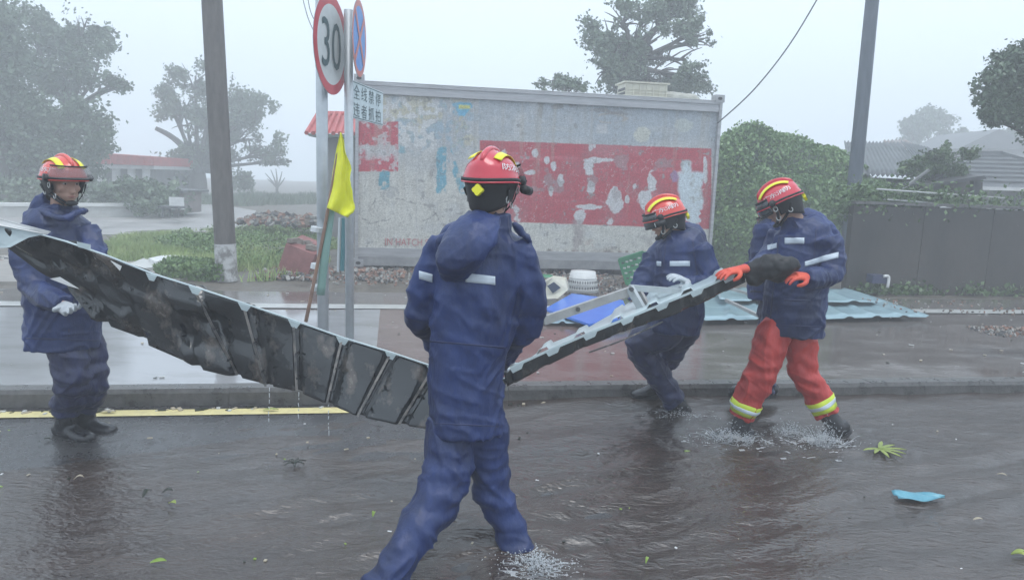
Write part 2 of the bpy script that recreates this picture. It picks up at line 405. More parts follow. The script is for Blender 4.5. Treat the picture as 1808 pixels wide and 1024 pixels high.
def tree(name, label, base, Y, blobs_px, leafmat, n=9000, leaf=.09, trunk_r=.2, thin=.03, nsc=1.3, forks=None, group=None, dz=.7, limbs=True, cat='tree', seed=1, barkm=None):
    """base: pixel of the trunk foot; blobs_px: (px,py,rx_px,ry_px[,dY])"""
    s = Y / F; root_p = W(base[0], base[1], Y)
    t = thing(name, label, cat, root_p, group)
    blobs = []
    for q in blobs_px:
        dy = q[4] if len(q) > 4 else random.uniform(-.5, .5) * 1.5
        blobs.append((tuple(W(q[0], q[1], Y + dy)), (q[2] * s, max(q[2], q[3]) * s * dz, q[3] * s)))
    b = B()
    fork = W(forks[0], forks[1], Y) if forks else root_p.lerp(Vector(blobs[0][0]), .5)
    b.tube([root_p - Vector((0, 0, .3)), root_p.lerp(fork, .5) + Vector((random.uniform(-.1, .1), 0, 0)), fork], [trunk_r * 1.25, trunk_r, trunk_r * .75], n=9)
    for c, r in blobs:
        c = Vector(c); mid = fork.lerp(c, .5) + Vector((random.uniform(-.25, .25), random.uniform(-.3, .3), random.uniform(0, .35))) * r[0]
        b.tube([fork, mid, c], [trunk_r * .36, trunk_r * .2, trunk_r * .09], n=6, sub=3)
        for k in range(7 if limbs else 3):
            d = Vector(rng.normal(size=3)).normalized(); e = c + Vector((d.x * r[0], d.y * r[1], d.z * r[2])) * random.uniform(.7, 1.02)
            st = mid.lerp(c, random.uniform(.2, 1))
            b.tube([st, st.lerp(e, .5) + Vector((0, 0, .12 * r[2])), e], [trunk_r * .12, trunk_r * .07, trunk_r * .025], n=4, sub=2)
    b.obj('trunk', barkm or m_bark, t, True)
    C = blob_points(blobs, int(n * 1.6), thin + .06, nsc * 1.3, seed, clump=.4)
    link('crown', leaves_mesh('crown', C, leaf * .62), leafmat, t)
    return t
m_l1 = leaf_mat('leaves_dark', (.06, .1, .06), (.11, .16, .09), .8)
m_l2 = leaf_mat('leaves_mid', (.085, .125, .08), (.15, .2, .12), .8)
m_l3 = leaf_mat('leaves_fresh', (.05, .1, .03), (.12, .19, .06), .8)
m_iv = leaf_mat('ivy_leaves', (.1, .18, .065), (.27, .4, .16), 2.0)

tree('leafy_tree', 'tall leafy tree with an open rounded crown, rising behind the helmeted person at far left', (120, 352), 27,
     [(130, 70, 62, 45), (80, 90, 55, 55), (175, 115, 45, 38), (60, 45, 45, 30), (195, 150, 34, 16), (110, 140, 60, 30), (150, 45, 30, 22), (150, 60, 45, 30), (215, 150, 16, 10)],
     m_l1, n=15000, leaf=.15, trunk_r=.28, thin=.07, forks=(120, 200), seed=2, nsc=.9)
tree('dark_tree', 'dark dense tree cut by the left edge, the tallest foliage of the left cluster', (5, 352), 24,
     [(0, 90, 42, 80), (-40, 150, 60, 90), (10, 190, 45, 70), (-20, 40, 50, 50), (15, 270, 50, 50), (-60, 260, 60, 60)],
     m_l1, n=16000, leaf=.16, trunk_r=.3, thin=-.1, forks=(0, 260), seed=3, nsc=.8)
tree('bushy_tree', 'low broad dark green tree under the tall open one at left', (130, 352), 25,
     [(130, 215, 60, 40), (80, 240, 60, 50), (160, 250, 38, 34), (110, 290, 75, 36), (50, 290, 50, 40), (175, 222, 22, 18), (60, 200, 42, 30)],
     m_l1, n=17000, leaf=.15, trunk_r=.25, thin=-.1, forks=(125, 310), seed=4, nsc=.9)
tree('spreading_tree', 'hazy forked tree with a bare branch stub, behind the left utility pole', (350, 352), 36,
     [(345, 135, 38, 32), (315, 175, 34, 28), (370, 175, 40, 35), (330, 215, 45, 28), (400, 200, 48, 40), (450, 190, 32, 30), (440, 245, 50, 42), (480, 270, 22, 22), (380, 260, 45, 40), (430, 320, 22, 22), (315, 280, 30, 28), (500, 285, 12, 8), (310, 320, 25, 16), (290, 165, 18, 14)],
     m_l2, n=21000, leaf=.17, trunk_r=.42, thin=.05, forks=(350, 300), seed=5, nsc=.7)
b = B(); b.tube([W(352, 305, 35.8), W(325, 262, 35.6), W(300, 240, 35.6), W(275, 227, 35.5)], [.22, .17, .13, .1], n=8)
st = b.obj('dead_branch', m_bark, [o for o in COL.objects if o.name == 'spreading_tree'][0], True)
tree('tall_tree', 'large broken-topped tree behind the container roof', (1110, 330), 21,
     [(1100, 40, 50, 40), (1060, 60, 32, 40), (1140, 20, 40, 30), (1190, 30, 45, 30), (1225, 60, 35, 30), (1160, 70, 38, 30), (1210, 105, 45, 28), (1095, 110, 40, 35), (1235, 140, 22, 16), (1065, 130, 32, 22), (1180, 130, 36, 22), (1120, 85, 25, 60), (1240, 70, 22, 20), (1200, 0, 40, 25), (1080, 150, 48, 20), (1215, 150, 44, 16), (1150, 150, 50, 16), (1170, 100, 44, 26), (1088, 90, 22, 60)],
     m_l2, n=34000, leaf=.1, trunk_r=.3, thin=.06, forks=(1100, 120), seed=6, nsc=1.2, limbs=True)
tree('small_tree', 'small sparse treetop just showing above the container roof left of the tall tree', (985, 300), 19,
     [(975, 142, 32, 12), (1000, 150, 22, 10), (1030, 150, 22, 12), (955, 148, 14, 8), (1010, 158, 40, 8)],
     m_l2, n=3000, leaf=.085, trunk_r=.1, thin=.05, forks=(990, 200), seed=7)
tree('hazy_tree', 'pale hazy tree leaning in the wind beyond the grey roofs at right', (1660, 330), 52,
     [(1655, 205, 34, 14), (1625, 225, 34, 18), (1680, 240, 30, 12), (1610, 245, 26, 14), (1645, 245, 25, 14)],
     m_l2, n=7000, leaf=.25, trunk_r=.3, thin=.02, forks=(1650, 280), seed=8, nsc=.6)
tree('far_tree', 'faint tree behind the house at the right edge', (1790, 330), 48,
     [(1790, 240, 30, 16), (1760, 255, 25, 12), (1815, 250, 25, 20)], m_l2, n=4000, leaf=.22, trunk_r=.25, thin=.02, forks=(1790, 290), seed=9, nsc=.6)
tree('overhanging_tree', 'dark green tree reaching into the frame from the right edge', (1960, 520), 12.2,
     [(1790, 112, 34, 26, 0), (1762, 148, 34, 26, 0), (1795, 165, 40, 34, 0), (1775, 200, 30, 26, 0), (1748, 180, 26, 24, 0), (1745, 205, 16, 16, 0), (1850, 130, 60, 60, 0), (1870, 210, 60, 50, 0)],
     m_l1, n=20000, leaf=.07, trunk_r=.13, thin=-.4, forks=(1940, 300), seed=10, nsc=2.2)
tree('wind_torn_bush', 'fresh green bush leaning over the corrugated roof at right', (1640, 430), 14.5,
     [(1690, 268, 34, 14), (1650, 285, 34, 14), (1715, 270, 16, 10), (1620, 300, 30, 12), (1665, 300, 40, 12), (1600, 318, 24, 10)],
     m_l3, n=6500, leaf=.07, trunk_r=.07, thin=-.02, forks=(1640, 330), seed=11, nsc=2, cat='bush')
# bare sapling far off
t = thing('bare_sapling', 'tiny bare sapling on the far field between the left utility pole and the speed sign', 'tree', W(489, 356, 48))
b = B(); b.tube([W(489, 356, 48), W(489, 330, 48)], [.12, .09], n=6)
for e in ((468, 306), (478, 300), (487, 298), (498, 303), (503, 314), (472, 316)): b.tube([W(489, 332, 48), W((489 + e[0]) / 2 + 1, (332 + e[1]) / 2, 48), W(e[0], e[1], 48)], [.06, .045, .02], n=5, sub=2)
b.obj('trunk', m_bark, t)

# ivy-covered bank between the container and the right pole
t = thing('ivy_thicket', 'rounded mass of ivy and climbing weeds beside the right end of the container', 'thicket', W(1390, 480, 14.5))
bl = [(1325, 292, 66, 66, 14.8), (1285, 335, 42, 85, 14.0), (1395, 312, 78, 62, 15.0), (1465, 325, 70, 52, 15.2), (1350, 400, 110, 85, 14.2), (1450, 400, 100, 80, 14.4), (1300, 430, 50, 60, 13.6), (1525, 350, 52, 34, 14.6), (1390, 272, 50, 32, 15.5), (1510, 430, 70, 60, 14), (1330, 250, 36, 26, 15), (1450, 285, 46, 26, 15.4), (1275, 280, 24, 30, 14.4), (1420, 352, 60, 40, 14.2), (1340, 340, 50, 40, 13.9), (1500, 306, 30, 18, 15.2), (1560, 372, 30, 20, 14.2)]
blobs = [(tuple(W(a, c, y)), (rx * y / F, .55 * rx * y / F, ry * y / F)) for a, c, rx, ry, y in bl]
b = B()
for c, r in blobs: b.ell(c, [x * .86 for x in r], nu=14, nv=8)
b.obj('inner_growth', m_l2, t, True)
pp = []
for c, r in blobs:
    k = 7500; d = rng.normal(size=(k, 3)); d /= np.linalg.norm(d, axis=1)[:, None]
    p = np.array(c) + d * np.array(r) * (1 + .0 * d) * (.95 + .22 * fbm(d * 4.1 + np.array(c), 3, 3)[:, None] + rng.uniform(-.06, .1, k)[:, None] + (rng.uniform(0, 1, k) > .96)[:, None] * rng.uniform(0, .18, k)[:, None]); pp.append(p[(p[:, 2] > .1)])
link('ivy_leaves', leaves_mesh('ivy_leaves', np.concatenate(pp), .055, 1.3), m_iv, t)

def scatter(name, polys, n, size, mat, label=None, hgt=.0, blade=False, kind='stuff', mound=None):
    """plants over ground areas given as world (x,y) polygons"""
    pts = []
    for poly in polys:
        A = np.array([(p[0], p[1]) for p in poly]); lo = A.min(0); hi = A.max(0); k = 0
        Q = rng.uniform(lo, hi, (n * 3, 2)); ins = np.zeros(len(Q), bool); j = len(A) - 1
        for i in range(len(A)):
            c = ((A[i, 1] > Q[:, 1]) != (A[j, 1] > Q[:, 1])) & (Q[:, 0] < (A[j, 0] - A[i, 0]) * (Q[:, 1] - A[i, 1]) / (A[j, 1] - A[i, 1] + 1e-9) + A[i, 0]); ins ^= c; j = i
        pts.append(Q[ins][:n])
    Q = np.concatenate(pts); Q = Q[fbm(np.stack([Q[:, 0] * 1.2, Q[:, 1] * 1.2, Q[:, 0] * 0], 1), 21, 3) > -.22]
    m_ = len(Q); z0 = .1 + (mound(Q) if mound else 0)
    if blade:
        h = size * rng.uniform(.5, 1.4, m_) * (1 + .6 * fbm(np.stack([Q[:, 0] * .8, Q[:, 1] * .8, Q[:, 0] * 0], 1), 22, 2)); a = rng.uniform(0, 6.28, m_); wd = size * .07
        base = np.stack([Q[:, 0], Q[:, 1], np.zeros(m_) + z0], 1); dx = np.stack([np.cos(a), np.sin(a), a * 0], 1)
        tip = base + np.stack([rng.normal(size=m_) * h * .35, rng.normal(size=m_) * h * .35, h], 1)
        mid = base * .45 + tip * .55; mid[:, 2] += h * .1
        Vv = np.stack([base - dx * wd, base + dx * wd, mid + dx * wd * .7, tip, mid - dx * wd * .7], 1).reshape(-1, 3)
        me = np_mesh(name, Vv, np.arange(5 * m_).reshape(-1, 5))
    else:
        C = np.stack([Q[:, 0], Q[:, 1], z0 + rng.uniform(.0, 1, m_) ** 1.5 * hgt], 1)
        me = leaves_mesh(name, C, size, 1.4)
    return link(name, me, mat, kind=kind)
def poly(pxs, z=.13): return [G(a, c, z) for a, c in pxs]
scatter('roadside_grass', [poly([(150, 452), (210, 424), (300, 414), (380, 408), (395, 470), (300, 462), (215, 462)]), poly([(395, 430), (430, 398), (560, 398), (600, 440), (560, 490), (430, 495), (395, 488)])], 16000, .13, m_grass, blade=True)
mnd = [(*G(470, 440, .2)[:2], .9, .22), (*G(330, 440, .2)[:2], .8, .14), (*G(520, 420, .2)[:2], .9, .16), (*G(450, 480, .2)[:2], .5, .1)]
def mf(Q): 
    z = 0
    for x, y, r_, h in mnd: z = z + h * np.exp(-((Q[:, 0] - x) ** 2 + (Q[:, 1] - y) ** 2) / r_ ** 2)
    return z
scatter('low_weeds', [poly([(270, 440), (330, 414), (382, 410), (395, 470), (330, 455)]), poly([(395, 430), (430, 400), (560, 398), (600, 440), (560, 480), (430, 492), (395, 486)]), poly([(270, 490), (300, 472), (390, 478), (395, 496)])], 7000, .036, m_weed, hgt=.22, mound=mf)
scatter('distant_field', [poly([(160, 352), (560, 353), (560, 362), (430, 366), (160, 360)], .1)], 9000, .35, m_l2, blade=True)
# hedge on the raised planter at left and its wall
t = thing('planter_hedge', 'low straggly green hedge growing behind the pale planter wall at left', 'hedge', G(100, 372, .2))
C = blob_points([(tuple(W(x, 346 + random.uniform(-4, 4), 21.5 + random.uniform(-.4, .4))), (.7, .6, .5 + random.uniform(0, .15))) for x in range(-120, 300, 26)], 15000, -.15, 1.5, 9)
link('foliage', leaves_mesh('foliage', C, .085), m_l2, t)
t = thing('planter_wall', 'long low pale concrete planter wall with a projecting cap at left', 'wall', G(120, 388, .1))
m_pl = M('planter_render', (.42, .42, .4), (.52, .52, .5), scale=3, rough=.7, bump=.3, bscale=20)
A0 = G(-160, 390, .1); A1 = G(282, 387, .1); up = Vector((0, 0, 1))
hh = .36
dd = (A1 - A0).normalized(); per = Vector((-dd.y, dd.x, 0))
b = B(); b.prism([A0, A1, A1 + up * hh, A0 + up * hh], per * 1.3); b.obj('wall_body', m_pl, t)
b = B(); b.prism([A0 - dd * .05 - per * .05 + up * (hh + .003), A1 + dd * .05 - per * .05 + up * (hh + .003), A1 + dd * .05 - per * .05 + up * (hh + .09), A0 - dd * .05 - per * .05 + up * (hh + .09)], per * .25); b.obj('cap', M('cap_white', (.62, .62, .6), (.7, .7, .68), scale=4, rough=.6), t)
# ================================================================== BUILDINGS AND STREET FURNITURE
m_white = M('white_paint', (.68, .68, .67), (.5, .5, .49), scale=5, rough=.5, bump=.1, bscale=30, ramp=(.45, .8))
m_redtile = M('red_tiles', (.5, .07, .06), (.38, .06, .055), scale=4, rough=.45)
m_grey = M('grey_roof', (.07, .075, .085), (.12, .125, .13), scale=3, rough=.6, bump=.3, bscale=20)
m_greywall = M('grey_wall', (.17, .17, .17), (.24, .24, .24), scale=2, rough=.8)
m_steel = M('galvanised_steel', (.42, .45, .47), (.5, .53, .55), scale=12, rough=.38, metal=.35, rough2=.5)
m_dark = M('dark_metal', (.05, .05, .055), (.09, .09, .095), scale=5, rough=.5)
m_black = M('black_rubber', (.016, .016, .018), rough=.55, bump=.2, bscale=60)
m_conc = M('pole_concrete', (.09, .08, .075), (.15, .135, .125), scale=5, rough=.6, rough2=.8, bump=.45, bscale=30, stretch=(3, 3, .7))
m_polepaint = M('white_pole_paint', (.5, .5, .49), (.2, .19, .18), scale=9, rough=.6, ramp=(.45, .6), bump=.3, bscale=30)
m_glass = M('window_dark', (.03, .035, .04), rough=.1)

# ---- pavilion with red roof band, far left
t = thing('red_roofed_pavilion', 'pale columned pavilion with a bright red roof edge beyond the left trees', 'pavilion', W(200, 345, 33))
Y = 33; s = Y / F
b = B(); b.prism([W(60, 288, Y), W(270, 293, Y), W(270, 345, Y), W(60, 345, Y)], Vector((0, 4, 0))); b.obj('back_wall', m_greywall, t)
for x in (120, 150, 178, 205, 232, 258):
    b = B(); b.tube([W(x, 345, Y - .9), W(x, 296, Y - .9)], .16, n=10); b.obj('column', m_white, t)
b = B(); b.prism([W(55, 286, Y - 1.2), W(272, 291, Y - 1.2), W(272, 299, Y - 1.2), W(55, 296, Y - 1.2)], Vector((0, 6, 0))); b.obj('beam', m_white, t)
b = B(); b.prism([W(50, 262, Y - 1.3), W(272, 277, Y - 1.3), W(272, 293, Y - 1.3), W(50, 285, Y - 1.3)], Vector((0, 6.2, 0)))
rf = b.obj('roof_fascia', m_redtile, t)
for k in range(18):
    x = 62 + k * 12; b = B(); b.bar(W(x, 264 + k * .8, Y - 1.36), W(x, 285 + k * .35, Y - 1.36), .05, .05); b.obj('tile_ridge', m_redtile, rf)
# ---- little red tiled kiosk behind the signs
Y = 17; t = thing('tiled_kiosk', 'small kiosk with an upturned red tiled roof behind the two sign poles', 'kiosk', W(590, 420, Y))
b = B(); b.prism([W(561, 240, Y), W(640, 240, Y), W(640, 425, Y), W(561, 425, Y)], Vector((0, 1.6, 0))); b.obj('wall', m_greywall, t)
b = B(); b.prism([W(540, 236, Y - .5), W(650, 238, Y - .5), W(650, 243, Y - .5), W(546, 241, Y - .5)], Vector((0, 2.4, 0))); b.obj('eave', M('eave_green', (.2, .26, .24), rough=.6), t)
b = B(); ev = [W(541, 235, Y - .55), W(660, 237, Y - .55), W(660, 237, Y + 2), W(541, 235, Y + 2)]; rg = [W(562, 201, Y + .7), W(660, 203, Y + .7)]
b.add([*ev, *rg], [(0, 1, 5, 4), (2, 3, 4, 5), (0, 4, 3), (0, 3, 2, 1)]); rf = b.obj('roof', m_redtile, t)
for k in range(11):
    f = k / 10; b = B(); b.tube([ev[0].lerp(ev[1], f), rg[0].lerp(rg[1], f) + Vector((0, 0, .02))], .05, n=6, sub=1); b.obj('roof_tile_row', m_redtile, rf)
b = B(); b.tube([rg[0], rg[1]], .07, n=6, sub=1); b.obj('ridge', m_redtile, rf)

# ---- bench sign, rubble, slabs at left
t = thing('notice_stand', 'weathered dark bench with a pale board beside it at the end of the planter wall', 'bench', G(300, 386, .14))
Yb = 19.5
b = B(); b.box(W(303, 366, Yb), (.27, .2, .03)); b.obj('seat', m_dark, t)
for x in (288, 300, 316):
    b = B(); b.bar(W(x, 366, Yb), W(x - 1, 384, Yb - .1), .04, .04); b.obj('leg', m_dark, t)
b = B(); b.box(W(312, 359, Yb + .4), (.19, .03, .16)); b.obj('board', m_white, t)
t = thing('brown_shed', 'low brown-grey shed in front of the spreading tree trunk', 'shed', G(290, 376, .14))
b = B(); b.prism([W(268, 338, 22), W(318, 340, 22), W(318, 378, 22), W(268, 378, 22)], Vector((0, 1.5, 0))); b.obj('shed_body', M('shed_brown', (.17, .14, .13), (.23, .2, .19), scale=3, rough=.8), t)
b = B(); b.prism([W(262, 334, 21.8), W(322, 337, 21.8), W(322, 341, 21.8), W(262, 338, 21.8)], Vector((0, 1.9, 0))); b.obj('roof', m_dark, t)
m_rub = [M('rubble_a', (.16, .13, .11), (.26, .22, .19), scale=6, rough=.9), M('rubble_b', (.22, .12, .09), (.3, .18, .14), scale=6, rough=.9), M('rubble_c', (.3, .29, .27), rough=.8), M('rubble_d', (.1, .1, .1), rough=.8)]
def heap(name, cx, cy, Yc, wpx, hpx, n, size, flat=.6):
    c = W(cx, cy, Yc); w_ = wpx * Yc / F; h = hpx * Yc / F; b = B()
    for _ in range(n):
        a = random.uniform(-1, 1); d = random.uniform(-1, 1); top = h * max(0, 1 - a * a) * max(0, 1 - d * d)
        q = c + Vector((a * w_ / 2, d * w_ * .3, top * random.uniform(.5, 1) + .02))
        rt = Matrix.Rotation(random.uniform(0, 6), 3, Vector(rng.normal(size=3)).normalized())
        b.box(q, [size * random.uniform(.4, 1.2), size * random.uniform(.4, 1.2), size * random.uniform(.2, .7)], rt, random.randrange(4))
    return b.obj(name, m_rub, kind='stuff')
heap('rubble_heap', 490, 395, 17, 130, 17, 420, .065)
heap('rubble_heap', 545, 398, 16, 50, 16, 120, .065)
heap('rubble_heap', 590, 484, 11.2, 250, 6, 330, .035)
heap('rubble_heap', 520, 490, 10.7, 120, 8, 240, .035)
heap('rubble_heap', 850, 492, 11.2, 480, 3, 700, .02)
heap('rubble_heap', 1050, 500, 11.2, 320, 3, 300, .018)
heap('rubble_heap', 20, 470, 11.5, 160, 9, 160, .06)
heap('rubble_heap', 1790, 590, 7.2, 130, 8, 240, .016)
heap('rubble_heap', 1680, 545, 9.0, 260, 2, 110, .012)
for i, (ps, z, c, lab) in enumerate([
    ([(222, 468), (255, 455), (330, 452), (372, 455), (330, 466), (250, 474)], .17, m_pl, 'flat pale concrete slab lying on the verge left of the utility pole, nearest the road'),
    ([(262, 456), (290, 450), (336, 450), (320, 456), (275, 462)], .22, m_white, 'white board lying on top of the flat slabs left of the utility pole'),
    ([(300, 478), (330, 470), (380, 466), (384, 472), (345, 482)], .16, m_white, 'broken white plank on the ground at the foot of the left utility pole')]):
    b = B(); b.prism([G(a, c_, z) for a, c_ in ps][::-1], (0, 0, -.05)); tag(b.obj('slab' if i == 0 else ('board' if i == 1 else 'plank'), c), lab, ['slab', 'board', 'plank'][i])

# ---- toppled red-brown masonry block (bricks with rough broken top)
t = thing('masonry_block', 'toppled red-brown masonry block with a ragged top among the weeds left of the signs', 'masonry block', G(520, 488, .13))
m_rb = M('maroon_render', (.2, .07, .065), (.28, .11, .1), scale=7, rough=.6, bump=.5, bscale=30)
Yb = 10.7; bot = [W(487, 485, Yb), W(541, 492, Yb - .15)]; topp = [W(505, 430, Yb), W(556, 450, Yb - .15)]
b = B(); b.prism([bot[0], bot[1], topp[1], topp[0]], (.12, .4, .1)); blk = b.obj('block_body', m_rb, t)
for k in range(7):
    q = topp[0].lerp(topp[1], (k + .4) / 7) + Vector((.06, random.uniform(.05, .3), .05))
    b = B(); b.box(q, (.045, .09, .03), Matrix.Rotation(random.uniform(-.5, .5), 3, 'Z')); b.obj('brick', m_rub[0], blk)

# ---- left utility pole
t = thing('utility_pole', 'thick leaning grey-brown utility pole with a flaking white painted foot, at left', 'utility pole', G(401, 494, .12))
pb = G(401, 496, .1); Yp = pb.y; pt = W(371, -60, Yp)
b = B(); b.tube([pb, pb.lerp(pt, .5), pt], [.142, .137, .132], n=28); b.obj('shaft', m_conc, t, True)
a = pb + Vector((0, 0, .0)); c = pb.lerp(pt, .125)
b = B(); b.tube([a, c], [.1455, .1445], n=28, sub=1, cap=False); b.obj('painted_foot', m_polepaint, t, True)
# ---- right utility pole
pb = G(1493, 486, .12); Yp = pb.y; pt = W(1546, -60, Yp)
t = thing('utility_pole', 'slim blue-grey utility pole leaning to the right in front of the ivy', 'utility pole', pb)
b = B(); b.tube([pb, pb.lerp(pt, .5), pt], [.135, .12, .11], n=24); b.obj('shaft', M('blue_grey_pole', (.055, .075, .1), (.09, .11, .14), scale=5, rough=.5, stretch=(3, 3, .5)), t, True)
b = B(); b.tube([pb, pb + Vector((0, 0, .2))], [.2, .16], n=16); b.obj('base_collar', m_kerb, t, True)
# ---- wires
def wire(pts, r, lab):
    b = B(); b.tube(pts, r, n=5, sub=6); tag(b.obj('overhead_wire', m_dark), lab, 'wire')
wire([W(1267, 218, 12.6), W(1330, 160, 12.3), W(1395, 78, 12), W(1460, -30, 11.7)], .011, 'single thin cable rising from the container corner to the upper right')
wire([W(556, 60, 20), W(543, 30, 20), W(530, -20, 20)], .012, 'thin wire at the top edge just left of the speed limit sign, outer of two')
wire([W(560, 45, 20), W(548, 20, 20), W(541, -20, 20)], .012, 'thin wire at the top edge just left of the speed limit sign, inner of two')

# ---- road signs
def rotm(n):
    n = Vector(n).normalized(); x = Vector((0, 0, 1)).cross(n).normalized(); z = n.cross(x); return x, n, z
m_signw = M('sign_white', (.66, .69, .68), (.56, .59, .58), scale=6, rough=.35); m_signr = M('sign_red', (.6, .05, .07), (.48, .05, .07), scale=8, rough=.35)
m_signb = M('sign_blue', (.03, .2, .6), (.05, .26, .62), scale=8, rough=.35); m_signk = M('sign_black', (.06, .11, .12), rough=.4)
m_signr2 = M('sign_red_faded', (.62, .17, .14), (.5, .16, .15), scale=8, rough=.4)
def disc(b, c, x, z, n, r, off, r_in=0, seg=48, mi=0):
    vs = []
    for k in range(seg):
        a = 2 * math.pi * k / seg; d = x * math.cos(a) + z * math.sin(a); vs.append(c + d * r + n * off)
        if r_in: vs.append(c + d * r_in + n * off)
    if r_in: fs = [(2 * k, (2 * k + 2) % (2 * seg), (2 * k + 3) % (2 * seg), 2 * k + 1) for k in range(seg)]
    else: fs = [tuple(range(seg))]
    b.add(vs, fs, mi)
def slab_disc(c, x, z, n, r, th, seg=48):
    b = B(); b.prism([c + (x * math.cos(2 * math.pi * k / seg) + z * math.sin(2 * math.pi * k / seg)) * r - n * th for k in range(seg)], n * th); return b
SX, SN, SZ = rotm((1, -.115, 0))
# speed limit 30
pY = 6.15; pb = W(571, 640, pY); pb.z = .12; ptop = W(567, -40, pY)
t = thing('speed_limit_sign', 'round red-ringed speed limit sign reading 30 on a grey steel pole', 'road sign', pb)
b = B(); b.tube([pb, ptop], .047, n=20, sub=1); b.obj('pole', m_steel, t, True)
b = B(); b.tube([pb, pb + Vector((0, 0, .02))], .11, n=16, sub=1); b.obj('base_plate', m_steel, t)
c = W(579, 80, pY - .02) + SN * .03; rr = .385
dk = slab_disc(c, SX, SZ, SN, rr, .004).obj('sign_plate', m_steel, t)
b = B(); disc(b, c, SX, SZ, SN, rr, .002, rr * .8); b.obj('red_ring', m_signr, dk)
b = B(); disc(b, c, SX, SZ, SN, rr * .8, .002); b.obj('white_face', m_signw, dk)
b = B(); text_on(b, '30', c - SX * .22 - SZ * .185, SX, SZ, .42, .37, SN * .006)
o = b.obj('lettering', m_signk, dk)
b = B(); text_on(b, '30', c - SX * .215 - SZ * .18, SX, SZ, .41, .36, SN * .0045)
for q in ((-.2), (.2)):
    b = B(); b.bar(c - SN * .03 + SZ * q - SX * .25, c - SN * .03 + SZ * q + SX * .25, .03, .012, up=SN); b.obj('bracket', m_steel, t)
# no stopping
pY2 = 6.35; pb2 = W(617.5, 640, pY2); pb2.z = .12
t = thing('no_stopping_sign', 'round blue no-stopping sign with a white Chinese plate below it on a grey pole', 'road sign', pb2)
b = B(); b.tube([pb2, W(615, 18, pY2)], .037, n=20, sub=1); b.obj('pole', m_steel, t, True)
b = B(); b.tube([pb2, pb2 + Vector((0, 0, .02))], .1, n=16, sub=1); b.obj('base_plate', m_steel, t)
SX0, SN0, SZ0 = SX, SN, SZ; SX, SN, SZ = rotm((1, .02, 0))
c = W(628, 69, pY2) + SN * .03; rr = .305
dk = slab_disc(c, SX, SZ, SN, rr, .004).obj('sign_plate', m_steel, t)
b = B(); disc(b, c, SX, SZ, SN, rr, .002, rr * .84); b.obj('red_ring', m_signr2, dk)
b = B(); disc(b, c, SX, SZ, SN, rr * .84, .002); b.obj('blue_face', m_signb, dk)
for sg in (-1, 1):
    d = (SX + SZ * sg).normalized(); q = SN.cross(d); b = B(); o_ = .0045 if sg > 0 else .0055
    b.add([c + d * rr * .86 + q * .026 + SN * o_, c + d * rr * .86 - q * .026 + SN * o_, c - d * rr * .86 - q * .026 + SN * o_, c - d * rr * .86 + q * .026 + SN * o_], [(0, 1, 2, 3)]); b.obj('red_bar', m_signr2, dk)
SX, SN, SZ = SX0, SN0, SZ0
c = W(609, 174, pY2 - .02) + SX * .02 + SN * .045; hw_, hh_ = .46, .155
b = B(); cc = c + SX * hw_; b.prism([cc - SX * hw_ - SZ * hh_ - SN * .004, cc + SX * hw_ - SZ * hh_ - SN * .004, cc + SX * hw_ + SZ * hh_ - SN * .004, cc - SX * hw_ + SZ * hh_ - SN * .004], SN * .004)
pl = b.obj('text_plate', M('plate_white', (.66, .76, .78), (.56, .66, .68), scale=8, rough=.35), t)
b = B()
for q in (-1, 1):
    b.bar(cc - SX * (hw_ - .012) + SZ * q * (hh_ - .01) + SN * .002, cc + SX * (hw_ - .012) + SZ * q * (hh_ - .01) + SN * .002, .006, .002, up=SN)
b.obj('plate_border', m_signk, pl)
b = B()
for row, tx in ((1, '全线禁停'), (-1, '违者抓拍')):
    for i, ch in enumerate(tx): text_on(b, ch, cc - SX * (.40 - .205 * i) + SZ * (.012 if row > 0 else -.135), SX, SZ, .16, .118, SN * .003)
b.obj('lettering', m_signk, pl)

# ---- flag on a bamboo stick, with spare pipes tied to the poles
m_bam = M('bamboo', (.2, .12, .09), (.3, .18, .12), scale=10, rough=.5); m_flag = M('yellow_cloth', (.83, .84, .02), (.75, .74, .02), scale=7, rough=.6, bump=.3, bscale=14)
t = thing('warning_flag', 'bright yellow limp flag on a thin brown bamboo stick tied to the speed sign pole', 'flag', W(540, 565, 5.95))
a = W(540, 568, 5.95); c = W(602, 236, 6.0)
b = B(); b.tube([a, a.lerp(c, .5) + Vector((.01, 0, 0)), c], [.016, .014, .009], n=8); b.obj('stick', m_bam, t, True)
edgeL = [(601, 234), (594, 262), (588, 300), (583, 335), (577, 367)]; edgeR = [(602, 234), (611, 268), (620, 300), (619, 330), (627, 360), (624, 376), (612, 384)]
NU, NV = 26, 30; Vv = []
def pl_at(L, f):
    x = f * (len(L) - 1); i = min(int(x), len(L) - 2); g = x - i; return (L[i][0] * (1 - g) + L[i + 1][0] * g, L[i][1] * (1 - g) + L[i + 1][1] * g)
for j in range(NV + 1):
    f = j / NV; l = pl_at(edgeL, f); r_ = pl_at(edgeR, f)
    for i in range(NU + 1):
        g = i / NU; x = l[0] * (1 - g) + r_[0] * g + 1.5 * math.sin(j * .9) * (g > .9); y = l[1] * (1 - g) + r_[1] * g
        Vv.append(W(x, y, 5.97 + .035 * math.sin(g * 9 + f * 3) * (.3 + f) - .02 * g))
me = np_mesh('f', np.array(Vv), [(j * (NU + 1) + i, j * (NU + 1) + i + 1, (j + 1) * (NU + 1) + i + 1, (j + 1) * (NU + 1) + i) for j in range(NV) for i in range(NU)])
fo = link('cloth', me, m_flag, t, True); sm_ = fo.modifiers.new('thickness', 'SOLIDIFY'); sm_.thickness = .002
m_tape = M('tape_white', (.6, .62, .63), rough=.4)
